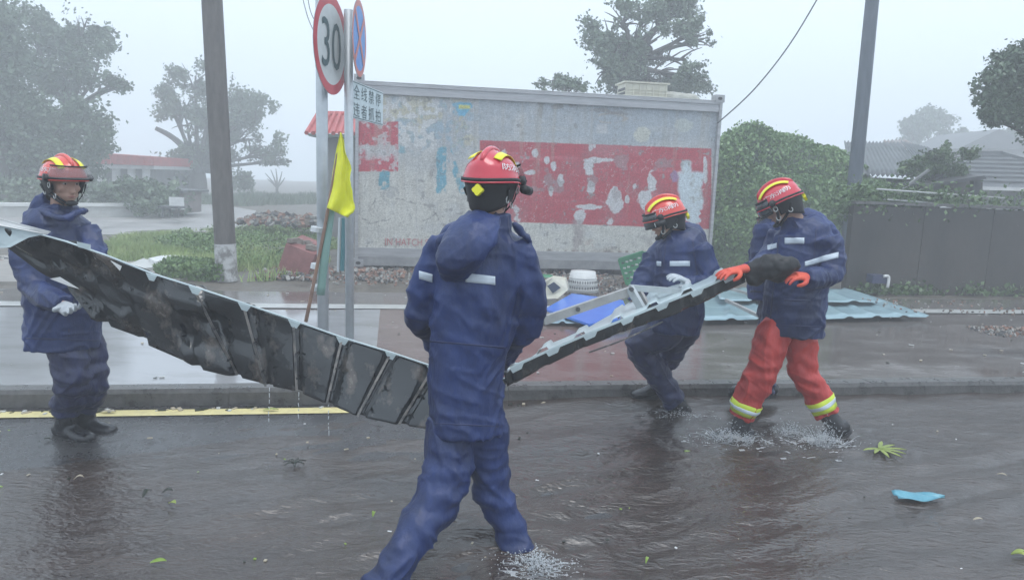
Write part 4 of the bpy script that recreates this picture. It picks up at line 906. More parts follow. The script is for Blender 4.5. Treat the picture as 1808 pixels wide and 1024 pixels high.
def helmet(person, c, M3, shell_m, lamp=True, visor='up', text=True, flap_z=-.085):
    rx, ry, rz = .114, .142, .122; cz = .026
    def P(x, y, z): return c + M3 @ Vector((x, y, z))
    def S_(az, el, k=1.0):   # az 0 = forward, + to the right
        e = 1 + .03 * math.cos(az) * (el < .3)
        return Vector((rx * math.cos(el) * math.sin(az) * k, ry * math.cos(el) * math.cos(az) * k * e, cz + rz * math.sin(el) * k))
    b = B(); nu = 40; nv = 14; vs = []
    def rim(az): return -.02 + .05 * math.cos(az) ** 2 * (1 if math.cos(az) > 0 else .3) + (-.16 if math.cos(az) < 0 else .0) * abs(math.cos(az)) ** 1.5
    for j in range(nv + 1):
        for i in range(nu):
            az = 2 * math.pi * i / nu; e0 = rim(az); el = e0 + (math.pi / 2 - e0) * j / nv
            k = 1 + (.05 * (1 - j / 2.5) if j < 2.5 else 0)
            q = S_(az, el, k); q.z += .012 * math.exp(-(q.x / .02) ** 2) * (j > nv * .35)
            vs.append(P(*q))
    fs = [(j * nu + i, (j + 1) * nu + i, (j + 1) * nu + (i + 1) % nu, j * nu + (i + 1) % nu) for j in range(nv) for i in range(nu)]
    b.add(vs, fs); h = b.obj('helmet', shell_m, person, True); md = h.modifiers.new('t', 'SOLIDIFY'); md.thickness = .006; md.offset = -1
    def ring(name, e_off, k0, wd, mat, lo=0, hi=2 * math.pi, th=.006, n=44):
        b = B(); vs = []
        for i in range(n + 1):
            az = lo + (hi - lo) * i / n; e = rim(az) + e_off
            for kk, de in ((k0, 0), (k0 + th / .12, 0), (k0 + th / .12, wd), (k0, wd)): vs.append(P(*S_(az, e + de, kk)))
        fs = [(i * 4 + a, i * 4 + (a + 1) % 4, (i + 1) * 4 + (a + 1) % 4, (i + 1) * 4 + a) for i in range(n) for a in range(4)]
        b.add(vs, fs); return b.obj(name, mat, h, True)
    ring('rim_band', .03, 1.03, .1, m_black); ring('lower_rim', -.03, 1.04, .05, shell_m)
    # crest
    b = B(); pts = [P(0, ry * math.sin(a) * 1.0, cz + rz * math.cos(a) * 1.04 + .006) for a in np.linspace(-1.05, .95, 12)]
    b.tube(pts, [(.006, .004)] + [(.013, .012)] * 10 + [(.006, .004)], n=10, side=M3 @ Vector((1, 0, 0)), sub=2); b.obj('crest', shell_m, h, True)
    for s in (-1, 1):
        b = B(); vs = []; n = 16
        for i in range(n + 1):
            a = -.78 + (1.72) * i / n
            for w_ in (.034, .062):
                al = w_ / .122; q = Vector((s * rx * math.sin(al * 1.35) * 1.02, ry * math.sin(a) * math.cos(al) * 1.022, cz + rz * math.cos(a) * math.cos(al * 1.1) * 1.03)); vs.append(P(*q))
        b.add(vs, [(2 * i, 2 * i + 1, 2 * i + 3, 2 * i + 2) for i in range(n)])
        o = b.obj('reflective_stripe', m_heyl, h, True); o.modifiers.new('t', 'SOLIDIFY').thickness = .0025
        if text:
            chars = '广东消防'
            b = B()
            for k, ch in enumerate(chars):
                V, Fc = text_geo(ch); lo = V.min(0); sc = V.max(0) - lo; vs = []
                for x, y in V:
                    fx = (x - lo[0]) / sc[0]; fy = (y - lo[1]) / sc[1]
                    # characters run from front to back on both sides: mirrored order, upright glyphs
                    t0 = k + (fx if s < 0 else 1 - fx)
                    az = s * (R(48) + t0 * R(21)); el = .32 + fy * .24
                    vs.append(P(*S_(az, el, 1.03)))
                b.add(vs, Fc)
            b.obj('lettering', m_wtxt, h)
    # neck guard of black cloth behind and round the ears
    b = B(); vs = []; n = 30; rows = 8
    for j in range(rows + 1):
        f = j / rows
        for i in range(n + 1):
            az = math.pi * (.42 + 1.16 * i / n); back = max(0, -math.cos(az)); e = rim(az)
            top = S_(az, e, .97); botz = flap_z - .03 * back + .03 * (1 - back)
            r_ = 1 - .22 * f; vs.append(P(top.x * r_, top.y * r_ + .01 * f, top.z * (1 - f) + botz * f))
    b.add(vs, [(j * (n + 1) + i, j * (n + 1) + i + 1, (j + 1) * (n + 1) + i + 1, (j + 1) * (n + 1) + i) for j in range(rows) for i in range(n)])
    o = b.obj('neck_guard', m_black, h, True); md = o.modifiers.new('t', 'SOLIDIFY'); md.thickness = .012
    # badge on the back
    b = B(); cc = Vector((0, -.147, -.025)); pts = []
    for i in range(16):
        a = 2 * math.pi * i / 16; r_ = .021 * (1 + .16 * math.cos(4 * a)); pts.append(P(cc.x + r_ * math.cos(a), cc.y, cc.z + r_ * math.sin(a)))
    b.prism(pts, M3 @ Vector((0, .018, 0))); b.obj('badge', m_heyl, h)
    # goggles / visor
    vt = 14
    if visor == 'up': rows_ = [(.08, 1.02, .03), (.06, 1.14, .02), (.036, 1.24, -.0), (.014, 1.3, -.03)]
    else: rows_ = [(.05, 1.06, 0), (.015, 1.13, 0), (-.02, 1.15, 0), (-.045, 1.12, 0)]
    b = B(); vs = []
    for (z, k, dz) in rows_:
        for i in range(vt + 1):
            az = -1.12 + 2.24 * i / vt; q = Vector((.118 * math.sin(az) * (k * .9), .13 * math.cos(az) * k + .008, cz + z)); vs.append(P(*q))
    b.add(vs, [(j * (vt + 1) + i, j * (vt + 1) + i + 1, (j + 1) * (vt + 1) + i + 1, (j + 1) * (vt + 1) + i) for j in range(3) for i in range(vt)])
    o = b.obj('visor', m_lens2 if visor == 'up' else m_lens, h, True); md = o.modifiers.new('t', 'SOLIDIFY'); md.thickness = .004
    for row in (0, 3):
        z, k, dz = rows_[row]; b = B()
        b.tube([P(.118 * math.sin(a) * k * .9, .13 * math.cos(a) * k + .008, cz + z) for a in np.linspace(-1.12, 1.12, 14)], .005, n=6, sub=1); b.obj('visor_rim', m_black, h, True)
    for s in (-1, 1):
        b = B(); b.tube([P(s * .108, .052, cz + .01), P(s * .128, .05, cz + .012)], .021, n=14, sub=1); b.obj('visor_hinge', m_black, h, True)
        for p0, p1, p2 in (((s * .1, .045, .0), (s * .083, .055, -.05), (s * .03, .088, -.1)), ((s * .1, -.05, -.01), (s * .085, -.012, -.055), (s * .035, .075, -.112))):
            b = B(); b.tube([P(*p0), P(*p1), P(*p2)], [(.009, .003)] * 3, n=8, side=M3 @ Vector((0, .7, .7)), sub=4); b.obj('chin_strap', m_black, h, True)
        for bx in ((s * .1, .05, -.005), (s * .088, -.028, -.05), (s * .075, .058, -.065)):
            b = B(); cc = Vector(bx); pts = [P(cc.x, cc.y + .013 * math.cos(a), cc.z + .015 * math.sin(a)) for a in np.linspace(0, 2 * math.pi, 9)]
            b.tube(pts, .0028, n=6, sub=1); b.obj('buckle', m_buck, h)
    b = B(); b.ell(P(0, .09, -.102), (.036, .026, .016), M3, 12, 8); b.obj('chin_cup', m_black, h, True)
    if lamp:
        sx = lamp
        b = B(); b.tube([P(sx * .135, .03, .0), P(sx * .135, .1, .0)], .019, n=14, sub=1); b.tube([P(sx * .115, .06, .02), P(sx * .135, .06, 0)], .012, n=8, sub=1); b.obj('lamp', m_black, h, True)
        b = B(); b.tube([P(sx * .135, .1005, .0), P(sx * .135, .103, .0)], .0145, n=14, sub=1); b.obj('lamp_lens', m_buck, h)
    return h

def glove(person, wrist, dirv, palm_n, mat, curl=.9, side=1, name='glove', sc=1.0):
    """palm with five separate bent fingers; palm_n points out of the palm, side=+1 thumb towards dir x palm_n"""
    d = Vector(dirv).normalized(); n = Vector(palm_n); n = (n - d * n.dot(d)).normalized(); x = d.cross(n) * side
    wv = Vector(wrist); b = B()
    b.tube([wv - d * .05 * sc, wv, wv + d * .045 * sc, wv + d * .088 * sc], [(.036 * sc, .028 * sc), (.032 * sc, .024 * sc), (.044 * sc, .019 * sc), (.043 * sc, .016 * sc)], n=14, side=x)
    lens = [.082, .09, .085, .068]
    for k in range(4):
        o = wv + d * .08 * sc + x * (.032 - .0215 * k) * sc; L = lens[k] * sc; a = curl * (.55 + .08 * k); p = [o - d * .02 * sc, o]
        an = a * .6; q = o
        for seg in (.45, .32, .23):
            q = q + (d * math.cos(an) + n * math.sin(an)) * L * seg + x * (.004 * (1.5 - k)) * sc; p.append(q.copy()); an += a
        b.tube(p, [.011 * sc, .0112 * sc, .0105 * sc, .0095 * sc, .0075 * sc], n=8, sub=3)
    o = wv + d * .02 * sc + x * .03 * sc
    b.tube([o - x * .012 * sc, o + x * .022 * sc + d * .02 * sc + n * .012 * sc, o + x * .028 * sc + d * .045 * sc + n * .03 * sc, o + x * .014 * sc + d * .066 * sc + n * .045 * sc], [.016 * sc, .0145 * sc, .0125 * sc, .009 * sc], n=8, sub=3)
    me = remesh(b, .0042 * sc, 2); return link(name, me, mat, person)

def boot(person, ankle, yaw, pitch, up, mat=m_boot, name='boot', sc=1.15):
    """ankle centre, toe tip; shaft continues upwards"""
    a = Vector(ankle); d = frame(yaw, pitch) @ Vector((0, 1, 0)); ln = .185 * sc; t = a + d * ln
    s = (d.cross(Vector((0, 0, 1)))).normalized(); upv = s.cross(d).normalized(); shaft = Vector(up).normalized() if up is not None else Vector((0, 0, 1))
    heel = a - d * .07 * sc - upv * .0
    b = B(); b.tube([a + shaft * .13 * sc, a + shaft * .06 * sc, a, a - upv * .035 * sc], [.052 * sc, .052 * sc, .054 * sc, .05 * sc], n=14)
    b.tube([heel - upv * .045 * sc, heel.lerp(t, .3) - upv * .03 * sc, heel.lerp(t, .62) - upv * .045 * sc, t - d * .03 * sc - upv * .05 * sc, t - upv * .055 * sc], [(.036 * sc, .035 * sc), (.043 * sc, .05 * sc), (.05 * sc, .036 * sc), (.046 * sc, .03 * sc), (.025 * sc, .018 * sc)], n=14, side=s)
    me = remesh(b, .009, 3, lambda V: .002 * fbm(V * 40, 5, 2)); o = link(name, me, mat, person)
    b = B(); sp = []
    for k in range(24):
        an = 2 * math.pi * k / 24; f = math.cos(an); w_ = .047 * sc * (1.0 - .12 * (f < -.3) - .0 * f)
        p = heel.lerp(t, .5) + d * f * (ln * .5 + .045 * sc) * .98 + s * math.sin(an) * w_ - upv * .098 * sc; sp.append(p)
    b.prism(sp, upv * .026 * sc); b.obj('sole', m_black, o); return o

def folds(axis_pts=None, amp=.012, seed=1, joints=(), stretch=(1.0, 1.0, 1.0), freq=7.0):
    """cloth creases: broad folds everywhere, tight cross folds near the joints given as (point, radius)"""
    def f(V):
        return g_(V) - amp * .34
    def g_(V):
        x, y, z = V[:, 0], V[:, 1], V[:, 2]; k = freq / 7.0
        wx = .12 * fbm(V * 2.2, seed + 30, 2); d = amp * .35 * fbm(V * 3.0 * k, seed, 2)
        def crease(a, fx, fz, s_, pw):     # long narrow folds running at angle a
            ca, sa = math.cos(a), math.sin(a); h = x + .6 * y; u = h * ca + z * sa + wx; v = -h * sa + z * ca
            n = fbm(np.stack([u * fx * k, y * fx * .5 * k, v * fz * k], 1), s_, 2)
            return np.clip(1 - np.abs(n) * 3.2, 0, 1) ** pw
        m1 = np.clip(.5 + 1.6 * fbm(V * 2.6, seed + 31, 2), 0, 1); m2 = np.clip(.4 - 1.8 * fbm(V * 2.9 + 7, seed + 32, 2), 0, 1)
        d = d + amp * (.62 * m1 * crease(.12, 8, 1.5, seed + 5, 2.2) + .6 * m2 * crease(.75, 9, 1.8, seed + 6, 2.4) + .5 * (1 - m1) * crease(-.8, 9, 1.8, seed + 7, 2.4) + .22 * crease(1.45, 14, 3, seed + 8, 2))
        for c, rr, k in joints:
            w_ = np.exp(-(((V - np.array(c)) ** 2).sum(1)) / rr ** 2)
            z = V[:, 2] * 62 + 3.0 * fbm(V * 9, seed + 9, 2) + 9 * (V[:, 0] - c[0])
            d = d + w_ * k * (np.sin(z) * .5 + .2 * np.sin(z * .53 + 1))
        return d
    return f

def bvh_of(me): return BVHTree.FromPolygons([v.co.copy() for v in me.vertices], [tuple(p.vertices) for p in me.polygons])
def decal(name, bvh, corners, mat, parent, n=(14, 3), off=.004, th=.002, maxd=20):
    """strip sewn on the cloth: corners px (tl,tr,br,bl), thrown along the view onto the cloth and raised from it"""
    nx, ny = n; vs = []; ok = []
    tl, tr, br, bl = [Vector((*c, 0)) for c in corners]
    for j in range(ny + 1):
        for i in range(nx + 1):
            p = tl.lerp(tr, i / nx).lerp(bl.lerp(br, i / nx), j / ny); d = (W(p.x, p.y, 3) - EYE).normalized()
            h = bvh.ray_cast(EYE, d, maxd)
            if h[0] is None: vs.append(Vector((0, 0, 0))); ok.append(False)
            else: vs.append(h[0] + h[1] * off); ok.append(True)
    fs = []
    for j in range(ny):
        for i in range(nx):
            q = (j * (nx + 1) + i, (j + 1) * (nx + 1) + i, (j + 1) * (nx + 1) + i + 1, j * (nx + 1) + i + 1)
            if all(ok[k] for k in q) and max((vs[q[a]] - vs[q[(a + 1) % 4]]).length for a in range(4)) < .12: fs.append(q)
    if not fs: return None
    comp = {}
    def root(a):
        while comp.setdefault(a, a) != a: a = comp[a]
        return a
    for f in fs:
        for k in f[1:]: comp[root(k)] = root(f[0])
    cnt = {}
    for f in fs: cnt[root(f[0])] = cnt.get(root(f[0]), 0) + 1
    best = max(cnt, key=cnt.get); fs = [f for f in fs if root(f[0]) == best]
    used = sorted({k for f in fs for k in f}); mp = {k: i for i, k in enumerate(used)}
    b = B(); b.add([vs[k] for k in used], [tuple(mp[k] for k in f) for f in fs]); o = b.obj(name, mat, parent, True)
    md = o.modifiers.new('t', 'SOLIDIFY'); md.thickness = th; md.offset = 0; return o
def band(name, bvh, c, axis, r, wd, mat, parent, off=.005, n=30, rows=3, side0=None):
    """strip running right round a sleeve or trouser leg"""
    ax = Vector(axis).normalized(); x = ax.cross(Vector((.3, 1, .1))).normalized(); y = ax.cross(x); vs = []
    for j in range(rows + 1):
        for i in range(n):
            a = 2 * math.pi * i / n; o = Vector(c) + ax * (wd * (j / rows - .5)); d = x * math.cos(a) + y * math.sin(a)
            h = bvh.ray_cast(o + d * r * 2.0, -d, r * 2)
            vs.append(h[0] + d * off if h[0] is not None else o + d * (r + off))
    b = B(); b.add(vs, [(j * n + i, j * n + (i + 1) % n, (j + 1) * n + (i + 1) % n, (j + 1) * n + i) for j in range(rows) for i in range(n)])
    o = b.obj(name, mat, parent, True); o.modifiers.new('t', 'SOLIDIFY').thickness = .003; return o

def px3(L): return [W(*q[:3]) for q in L]
def person(label, d):
    d['torso'] = [(*q[:3], q[3] * (.94 if i < 4 else .9), q[4] * .93) for i, q in enumerate(d['torso'])]
    d['legs'] = [[(*q[:3], q[3] * d.get('lk', .9)) for q in l] for l in d['legs']]
    d['arms'] = [[(*q[:3], q[3] * .95) for q in l] for l in d['arms']]
    hp = Vector(W(*d['head'])); M3 = frame(*d['head_rot'])
    tor = d['torso']                                  # rows (px,py,Y,rx,ry) top to hem
    sid = frame(d['yaw']) @ Vector((1, 0, 0))
    foot = Vector(W(*d['legs'][0][-1][:3])); t = thing('person', label, 'person', Vector((foot.x, foot.y, 0)))
    # continuous body: head, neck, trunk, arms, hands, legs
    b = B(); head_shape(b, hp, M3)
    tp = px3(tor); neck = W(*d['neck'][:3])
    b.tube([hp + M3 @ Vector((0, -.02, -.03)), neck, tp[0].lerp(tp[1], .6)], [.056, .056, .058], n=14)
    b.tube(tp[1:], [(q[3] * .6, q[4] * .58) for q in tor[1:]], n=20, side=sid)
    for arm in d['arms']: ap = px3(arm); b.tube([tp[1].lerp(tp[2], .6), ap[0].lerp(ap[1], .45)] + ap[1:], [.05, arm[0][3] * .45] + [q[3] * .48 for q in arm[1:]], n=10, sub=2)
    for leg in d['legs']: b.tube([tp[-2]] + px3(leg), [.08] + [q[3] * .52 for q in leg], n=10)
    me = remesh(b, .0075, 2); link('body', me, m_skin, t)
    for s in (-1, 1):
        if d.get('face', True):
            b = B(); b.ell(hp + M3 @ Vector((s * .031, .083, .006)), (.0125, .0075, .0048), M3, 12, 8); e = b.obj('eye', m_eye, t, True)
            b = B(); b.ell(hp + M3 @ Vector((s * .031, .089, .0055)), (.0052, .003, .0046), M3, 10, 6); b.obj('iris', m_iris, e, True)
            b = B(); b.tube([hp + M3 @ Vector((s * .014, .096, .024)), hp + M3 @ Vector((s * .032, .093, .029)), hp + M3 @ Vector((s * .051, .077, .024))], [(.003, .002), (.004, .003), (.002, .002)], n=6); b.obj('eyebrow', m_hair, t, True)
            b = B(); b.tube([hp + M3 @ Vector((s * .017, .0885, .011)), hp + M3 @ Vector((s * .031, .0915, .0145)), hp + M3 @ Vector((s * .046, .082, .0105))], .0022, n=6); b.obj('eyelid', m_skin, t, True)
    b = B(); b.tube([hp + M3 @ Vector((-.021, .094, -.066)), hp + M3 @ Vector((0, .103, -.0655)), hp + M3 @ Vector((.021, .094, -.066))], [(.002, .002), (.0035, .005), (.002, .002)], n=6); b.obj('mouth', m_lip, t, True)
    b = B(); b.ell(hp + M3 @ Vector((0, -.03, .02)), (.083, .085, .092), M3); b.ell(hp + M3 @ Vector((0, -.052, -.02)), (.07, .06, .055), M3); b.obj('hair', m_hair, t, True)
    # jacket
    b = B(); b.tube(tp, [(q[3], q[4]) for q in tor], n=26, side=sid, sub=5)
    js = []
    for arm in d['arms']:
        ap = px3(arm); b.tube(ap, [q[3] for q in arm], n=16, sub=6)
        js.append((ap[len(ap) // 2], .13, .013)); js.append((ap[0], .16, .006))
    if d.get('collar', True):
        b.tube([neck + Vector((0, 0, .02)), neck - Vector((0, 0, .06)), tp[0].lerp(tp[1], .5)], [(.088, .08), (.094, .09), (.13, .11)], n=18, side=sid)
    jm = d.get('jm', m_navy); me = remesh(b, .009, 4, folds(amp=d.get('jamp', .03), seed=d['seed'], joints=js + [(tp[-2], .2, .004)]))
    jk = link('jacket', me, jm, t); bv = bvh_of(me)
    if 'hood' in d:
        b = B()
        for hb in d['hood']:
            b.tube(px3(hb['p']), hb['r'], n=16, side=hb.get('side', None))
        hm_ = remesh(b, .011, 3, folds(amp=.02, seed=d['seed'] + 3, freq=11)); link('hood', hm_, jm, jk)
    for k, c in enumerate(d.get('strips', [])): decal('reflective_strip', bv, c, m_refl, jk, n=(18, 3))
    for k, (c, mt) in enumerate(d.get('seams', [])): decal('seam', bv, c, m_navys, jk, n=(20, 1), off=.001, th=.003)
    # trousers
    b = B(); hipc = tp[-2].lerp(tp[-1], .2); js = []
    for leg in d['legs']:
        lp = px3(leg); b.tube([hipc.lerp(lp[0], .5)] + lp, [leg[0][3]] + [q[3] for q in leg], n=18, sub=6)
        js += [(lp[1], .17, .017), (lp[-1], .16, .018)]
    b.ell(hipc, (.16, .14, .13))
    tm = d['tm']; me = remesh(b, .009, 4, folds(amp=.028, seed=d['seed'] + 20, joints=js)); tr = link('trousers', me, tm, t); tb = bvh_of(me)
    for (li, f, r_) in d.get('leg_bands', []):
        lp = px3(d['legs'][li]); a, c = lp[-2], lp[-1]; o = a.lerp(c, f); ax = c - a
        band('reflective_band', tb, o, ax, r_, .085, m_lime, tr); band('grey_band', tb, o, ax, r_, .026, m_refl, tr, off=.008)
    for (a, yw, pt_), leg in zip(d['boots'], d['legs']): boot(t, W(*a), yw, pt_, (W(*leg[-2][:3]) - W(*a)), d.get('bm', m_boot))
    for g in d['gloves']:
        wp = W(*g[0]); glove(t, wp, W(*g[1]) - wp, g[2], g[3], g[4] if len(g) > 4 else .9, g[5] if len(g) > 5 else 1)
    helmet(t, hp, M3, d['hm'], d.get('lamp', False), d.get('visor', 'up'))
    return t, bv

# ---- person in the middle foreground, seen from behind, striding away to the right
YC = 3.12
pc, bvc = person('rescuer seen from behind in the middle, navy rain suit, hood down, nearest of all', dict(seed=11,
    head=(867, 331, YC), head_rot=(20, 6, 0), neck=(866, 385, YC), yaw=-2,
    torso=[(858, 392, YC, .105, .10), (852, 425, YC, .205, .125), (848, 480, YC, .215, .155), (838, 560, YC, .195, .16), (825, 640, YC, .18, .16), (824, 700, YC, .182, .165), (822, 757, YC, .186, .17)],
    arms=[[(792, 430, YC, .085), (756, 490, YC + .02, .078), (742, 555, YC + .08, .075), (770, 600, YC + .25, .066), (800, 640, YC + .42, .055)],
          [(905, 425, YC, .088), (928, 490, YC + .0, .082), (925, 565, YC + .06, .08), (900, 605, YC + .25, .068), (880, 640, YC + .42, .055)]],
    legs=[[(796, 760, YC - .02, .14), (782, 860, YC - .1, .125), (722, 960, YC - .26, .105), (672, 1042, YC - .36, .095)],
          [(860, 760, YC + .02, .125), (868, 860, YC + .06, .112), (900, 930, YC + .05, .095), (918, 978, YC + .03, .088)]],
    boots=[((668, 1048, YC - .36), 5, 0), ((916, 975, YC + .03), 22, 0)],
    gloves=[((795, 632, YC + .42), (815, 650, YC + .5), (0, 1, -.3), m_gw), ((885, 632, YC + .42), (880, 655, YC + .5), (0, 1, -.3), m_gw)],
    tm=m_navy2, hm=m_help, lamp=1, lk=.81,
    hood=[dict(p=[(858, 380, YC - .09), (835, 415, YC - .16), (812, 455, YC - .2), (802, 492, YC - .16)], r=[(.085, .035), (.12, .055), (.1, .062), (.055, .04)], side=(1, 0, .35)),
          dict(p=[(905, 392, YC - .06), (922, 410, YC - .07), (938, 432, YC - .03)], r=[(.03, .02), (.035, .02), (.014, .012)], side=(0, 1, 0)),
          dict(p=[(800, 415, YC - .1), (782, 425, YC - .1), (778, 440, YC - .06)], r=[(.03, .03), (.028, .03), (.012, .012)])],
    strips=[[(741, 478), (764, 484), (764, 498), (741, 492)], [(822, 482), (874, 488), (874, 503), (822, 498)]],
    seams=[([(752, 600), (893, 612), (893, 615), (752, 603)], 0), ([(750, 745), (893, 752), (893, 754), (750, 747)], 0)]))

# ---- person at far left
YL = 4.25
pl_, bvl = person('rescuer at far left in navy coat, face visible under raised clear visor', dict(seed=21,
    head=(112, 324, YL), head_rot=(124, 4, 0), neck=(108, 368, YL + .02), yaw=125,
    torso=[(106, 366, YL, .10, .10), (102, 392, YL, .19, .14), (106, 440, YL, .225, .17), (112, 500, YL, .235, .18), (112, 560, YL, .225, .18), (112, 612, YL, .222, .18)],
    arms=[[(52, 398, YL - .05, .088), (50, 450, YL - .1, .085), (62, 510, YL - .18, .075), (88, 528, YL - .3, .065), (112, 538, YL - .38, .052)],
          [(150, 405, YL + .02, .085), (164, 450, YL - .05, .08), (172, 500, YL - .2, .07), (190, 520, YL - .35, .055)]],
    legs=[[(116, 610, YL - .02, .125), (128, 665, YL - .06, .115), (124, 700, YL + .04, .108), (114, 724, YL + .1, .098)],
          [(150, 610, YL + .1, .12), (158, 670, YL + .08, .105), (155, 700, YL + .18, .1), (148, 720, YL + .23, .092)]],
    boots=[((116, 748, YL + .1), 110, 2), ((150, 738, YL + .24), 100, 1)],
    gloves=[((108, 537, YL - .37), (128, 552, YL - .42), (0, -.4, 1), m_gw, 1.0), ((190, 520, YL - .35), (205, 530, YL - .42), (0, -.4, 1), m_gw, 1.0)],
    tm=m_navyd, hm=m_helr, visor='up',
    hood=[dict(p=[(62, 378, YL + .05), (76, 358, YL + .02), (100, 352, YL + .1)], r=[(.05, .04), (.06, .05), (.05, .04)]),
          dict(p=[(62, 378, YL + .05), (80, 376, YL - .12), (112, 386, YL - .17), (140, 374, YL - .1), (152, 372, YL + .04)], r=[(.03, .03), (.024, .024), (.02, .022), (.024, .024), (.022, .02)])],
    strips=[[(136, 428), (160, 433), (160, 442), (136, 437)]],
    seams=[([(150, 440), (152, 600), (154, 600), (152, 440)], 0), ([(70, 545), (120, 552), (120, 555), (70, 548)], 0), ([(46, 596), (176, 600), (176, 602), (46, 598)], 0)]))

# ---- person bending, middle right
YM = 5.0
pm, bvm = person('rescuer right of centre in navy, bending left with white gloves and dark goggles', dict(seed=31,
    head=(1177, 387, YM), head_rot=(-88, 22, 0), neck=(1196, 408, YM + .02), yaw=-80,
    torso=[(1200, 408, YM, .10, .10), (1205, 432, YM, .15, .19), (1204, 480, YM, .165, .2), (1198, 540, YM, .175, .19), (1190, 585, YM, .18, .19)],
    arms=[[(1232, 435, YM - .12, .085), (1250, 470, YM - .14, .08), (1255, 498, YM - .18, .072), (1228, 502, YM - .3, .06), (1212, 500, YM - .35, .05)],
          [(1178, 432, YM + .1, .09), (1150, 470, YM + .05, .082), (1132, 505, YM, .072), (1118, 535, YM - .04, .055)]],
    legs=[[(1175, 585, YM, .135), (1132, 608, YM + .1, .125), (1158, 655, YM + .18, .105), (1192, 706, YM + .24, .1)],
          [(1205, 580, YM + .15, .13), (1182, 628, YM + .3, .11), (1172, 650, YM + .42, .09), (1162, 670, YM + .5, .08)]],
    boots=[((1200, 716, YM + .24), -92, 2), ((1160, 676, YM + .52), -92, 12)],
    gloves=[((1214, 499, YM - .35), (1202, 492, YM - .38), (0, .3, -1), m_gw, .7), ((1116, 538, YM - .04), (1104, 550, YM - .1), (.2, .2, -1), m_gw, .9)],
    tm=m_navyd, hm=m_helr, visor='down', lamp=-1,
    hood=[dict(p=[(1205, 402, YM + .08), (1228, 412, YM + .05), (1244, 432, YM + .02)], r=[(.06, .05), (.07, .06), (.03, .03)])],
    seams=[([(1175, 430), (1166, 505), (1168, 505), (1177, 430)], 0), ([(1222, 425), (1232, 500), (1234, 500), (1224, 425)], 0)], strips=[[(1183, 461), (1218, 461), (1218, 470), (1183, 470)], [(1160, 461), (1168, 462), (1168, 470), (1160, 469)]]))

# ---- person in red trousers
YR = 4.78
pr, bvr = person('rescuer at right in a blue coat and red trousers with yellow ankle bands, wading', dict(seed=41,
    head=(1381, 361, YR), head_rot=(-72, 32, 0), neck=(1403, 388, YR + .02), yaw=-70,
    torso=[(1412, 386, YR, .10, .11), (1418, 412, YR, .17, .2), (1414, 460, YR, .19, .215), (1405, 520, YR, .2, .215), (1396, 590, YR, .2, .22)],
    arms=[[(1458, 418, YR - .14, .1), (1470, 455, YR - .17, .092), (1466, 485, YR - .24, .082), (1440, 490, YR - .36, .066), (1424, 489, YR - .42, .055)],
          [(1380, 412, YR + .15, .09), (1362, 450, YR + .12, .08), (1340, 474, YR - .2, .068), (1318, 474, YR - .38, .05)]],
    legs=[[(1368, 588, YR - .02, .125), (1346, 655, YR - .04, .118), (1322, 700, YR - .02, .105), (1308, 734, YR, .1)],
          [(1412, 588, YR + .08, .125), (1420, 655, YR + .06, .112), (1444, 698, YR + .04, .1), (1462, 732, YR + .02, .094)]],
    boots=[((1308, 754, YR), -92, 4), ((1473, 750, YR + .02), -100, 34)],
    gloves=[((1426, 489, YR - .42), (1402, 486, YR - .45), (0, .4, -1), m_go, .8), ((1306, 476, YR - .42), (1284, 480, YR - .46), (0, .1, -1), m_go, .5)],
    tm=m_redc, hm=m_help, visor='down',
    hood=[dict(p=[(1412, 380, YR + .1), (1440, 388, YR + .05), (1470, 415, YR), (1484, 440, YR)], r=[(.06, .05), (.08, .06), (.06, .05), (.03, .03)])],
    seams=[([(1376, 405), (1358, 575), (1360, 575), (1378, 405)], 0), ([(1385, 528), (1432, 530), (1432, 533), (1385, 531)], 0), ([(1345, 572), (1452, 576), (1452, 578), (1345, 574)], 0), ([(1440, 405), (1436, 470), (1438, 470), (1442, 405)], 0)], strips=[[(1386, 420), (1420, 420), (1420, 430), (1386, 431)], [(1355, 434), (1372, 429), (1372, 438), (1355, 442)]],
    leg_bands=[(0, .5, .115), (1, .45, .11)]))
wv = px3([(1470, 455, YR - .17), (1466, 485, YR - .24), (1440, 490, YR - .36)])
decal('reflective_strip', bvr, [(1421, 462), (1480, 445), (1480, 455), (1421, 471)], m_refl, [o for o in pr.children if o.name.startswith('jacket')][0], n=(20, 3))

# ---- person hidden behind
YH = 5.35
ph, bvh_ = person('rescuer in navy mostly hidden behind the one in red trousers', dict(seed=51, face=False,
    head=(1378, 380, YH), head_rot=(-70, 40, 0), neck=(1386, 392, YH), yaw=-75,
    torso=[(1384, 385, YH, .10, .10), (1374, 405, YH, .17, .17), (1366, 450, YH, .18, .19), (1362, 500, YH, .165, .18), (1362, 526, YH, .16, .18)],
    arms=[[(1350, 395, YH - .1, .085), (1345, 440, YH - .12, .078), (1352, 480, YH - .15, .066), (1372, 492, YH - .18, .05)], [(1398, 400, YH + .1, .08), (1400, 450, YH + .1, .07), (1380, 480, YH, .055)]],
    legs=[[(1362, 530, YH, .11), (1356, 600, YH, .095), (1342, 650, YH + .02, .085), (1336, 690, YH + .03, .08)], [(1382, 530, YH + .1, .11), (1372, 600, YH + .1, .09), (1358, 650, YH + .1, .08), (1352, 690, YH + .1, .075)]],
    boots=[((1340, 676, YH + .03), -90, 0), ((1354, 676, YH + .1), -90, 0)],
    gloves=[((1372, 492, YH - .18), (1388, 495, YH - .2), (0, 0, -1), m_go), ((1380, 480, YH), (1370, 484, YH), (0, 0, -1), m_go)],
    tm=m_navyd, hm=m_help, visor='down',
    strips=[[(1353, 431), (1372, 426), (1372, 436), (1353, 440)]]))
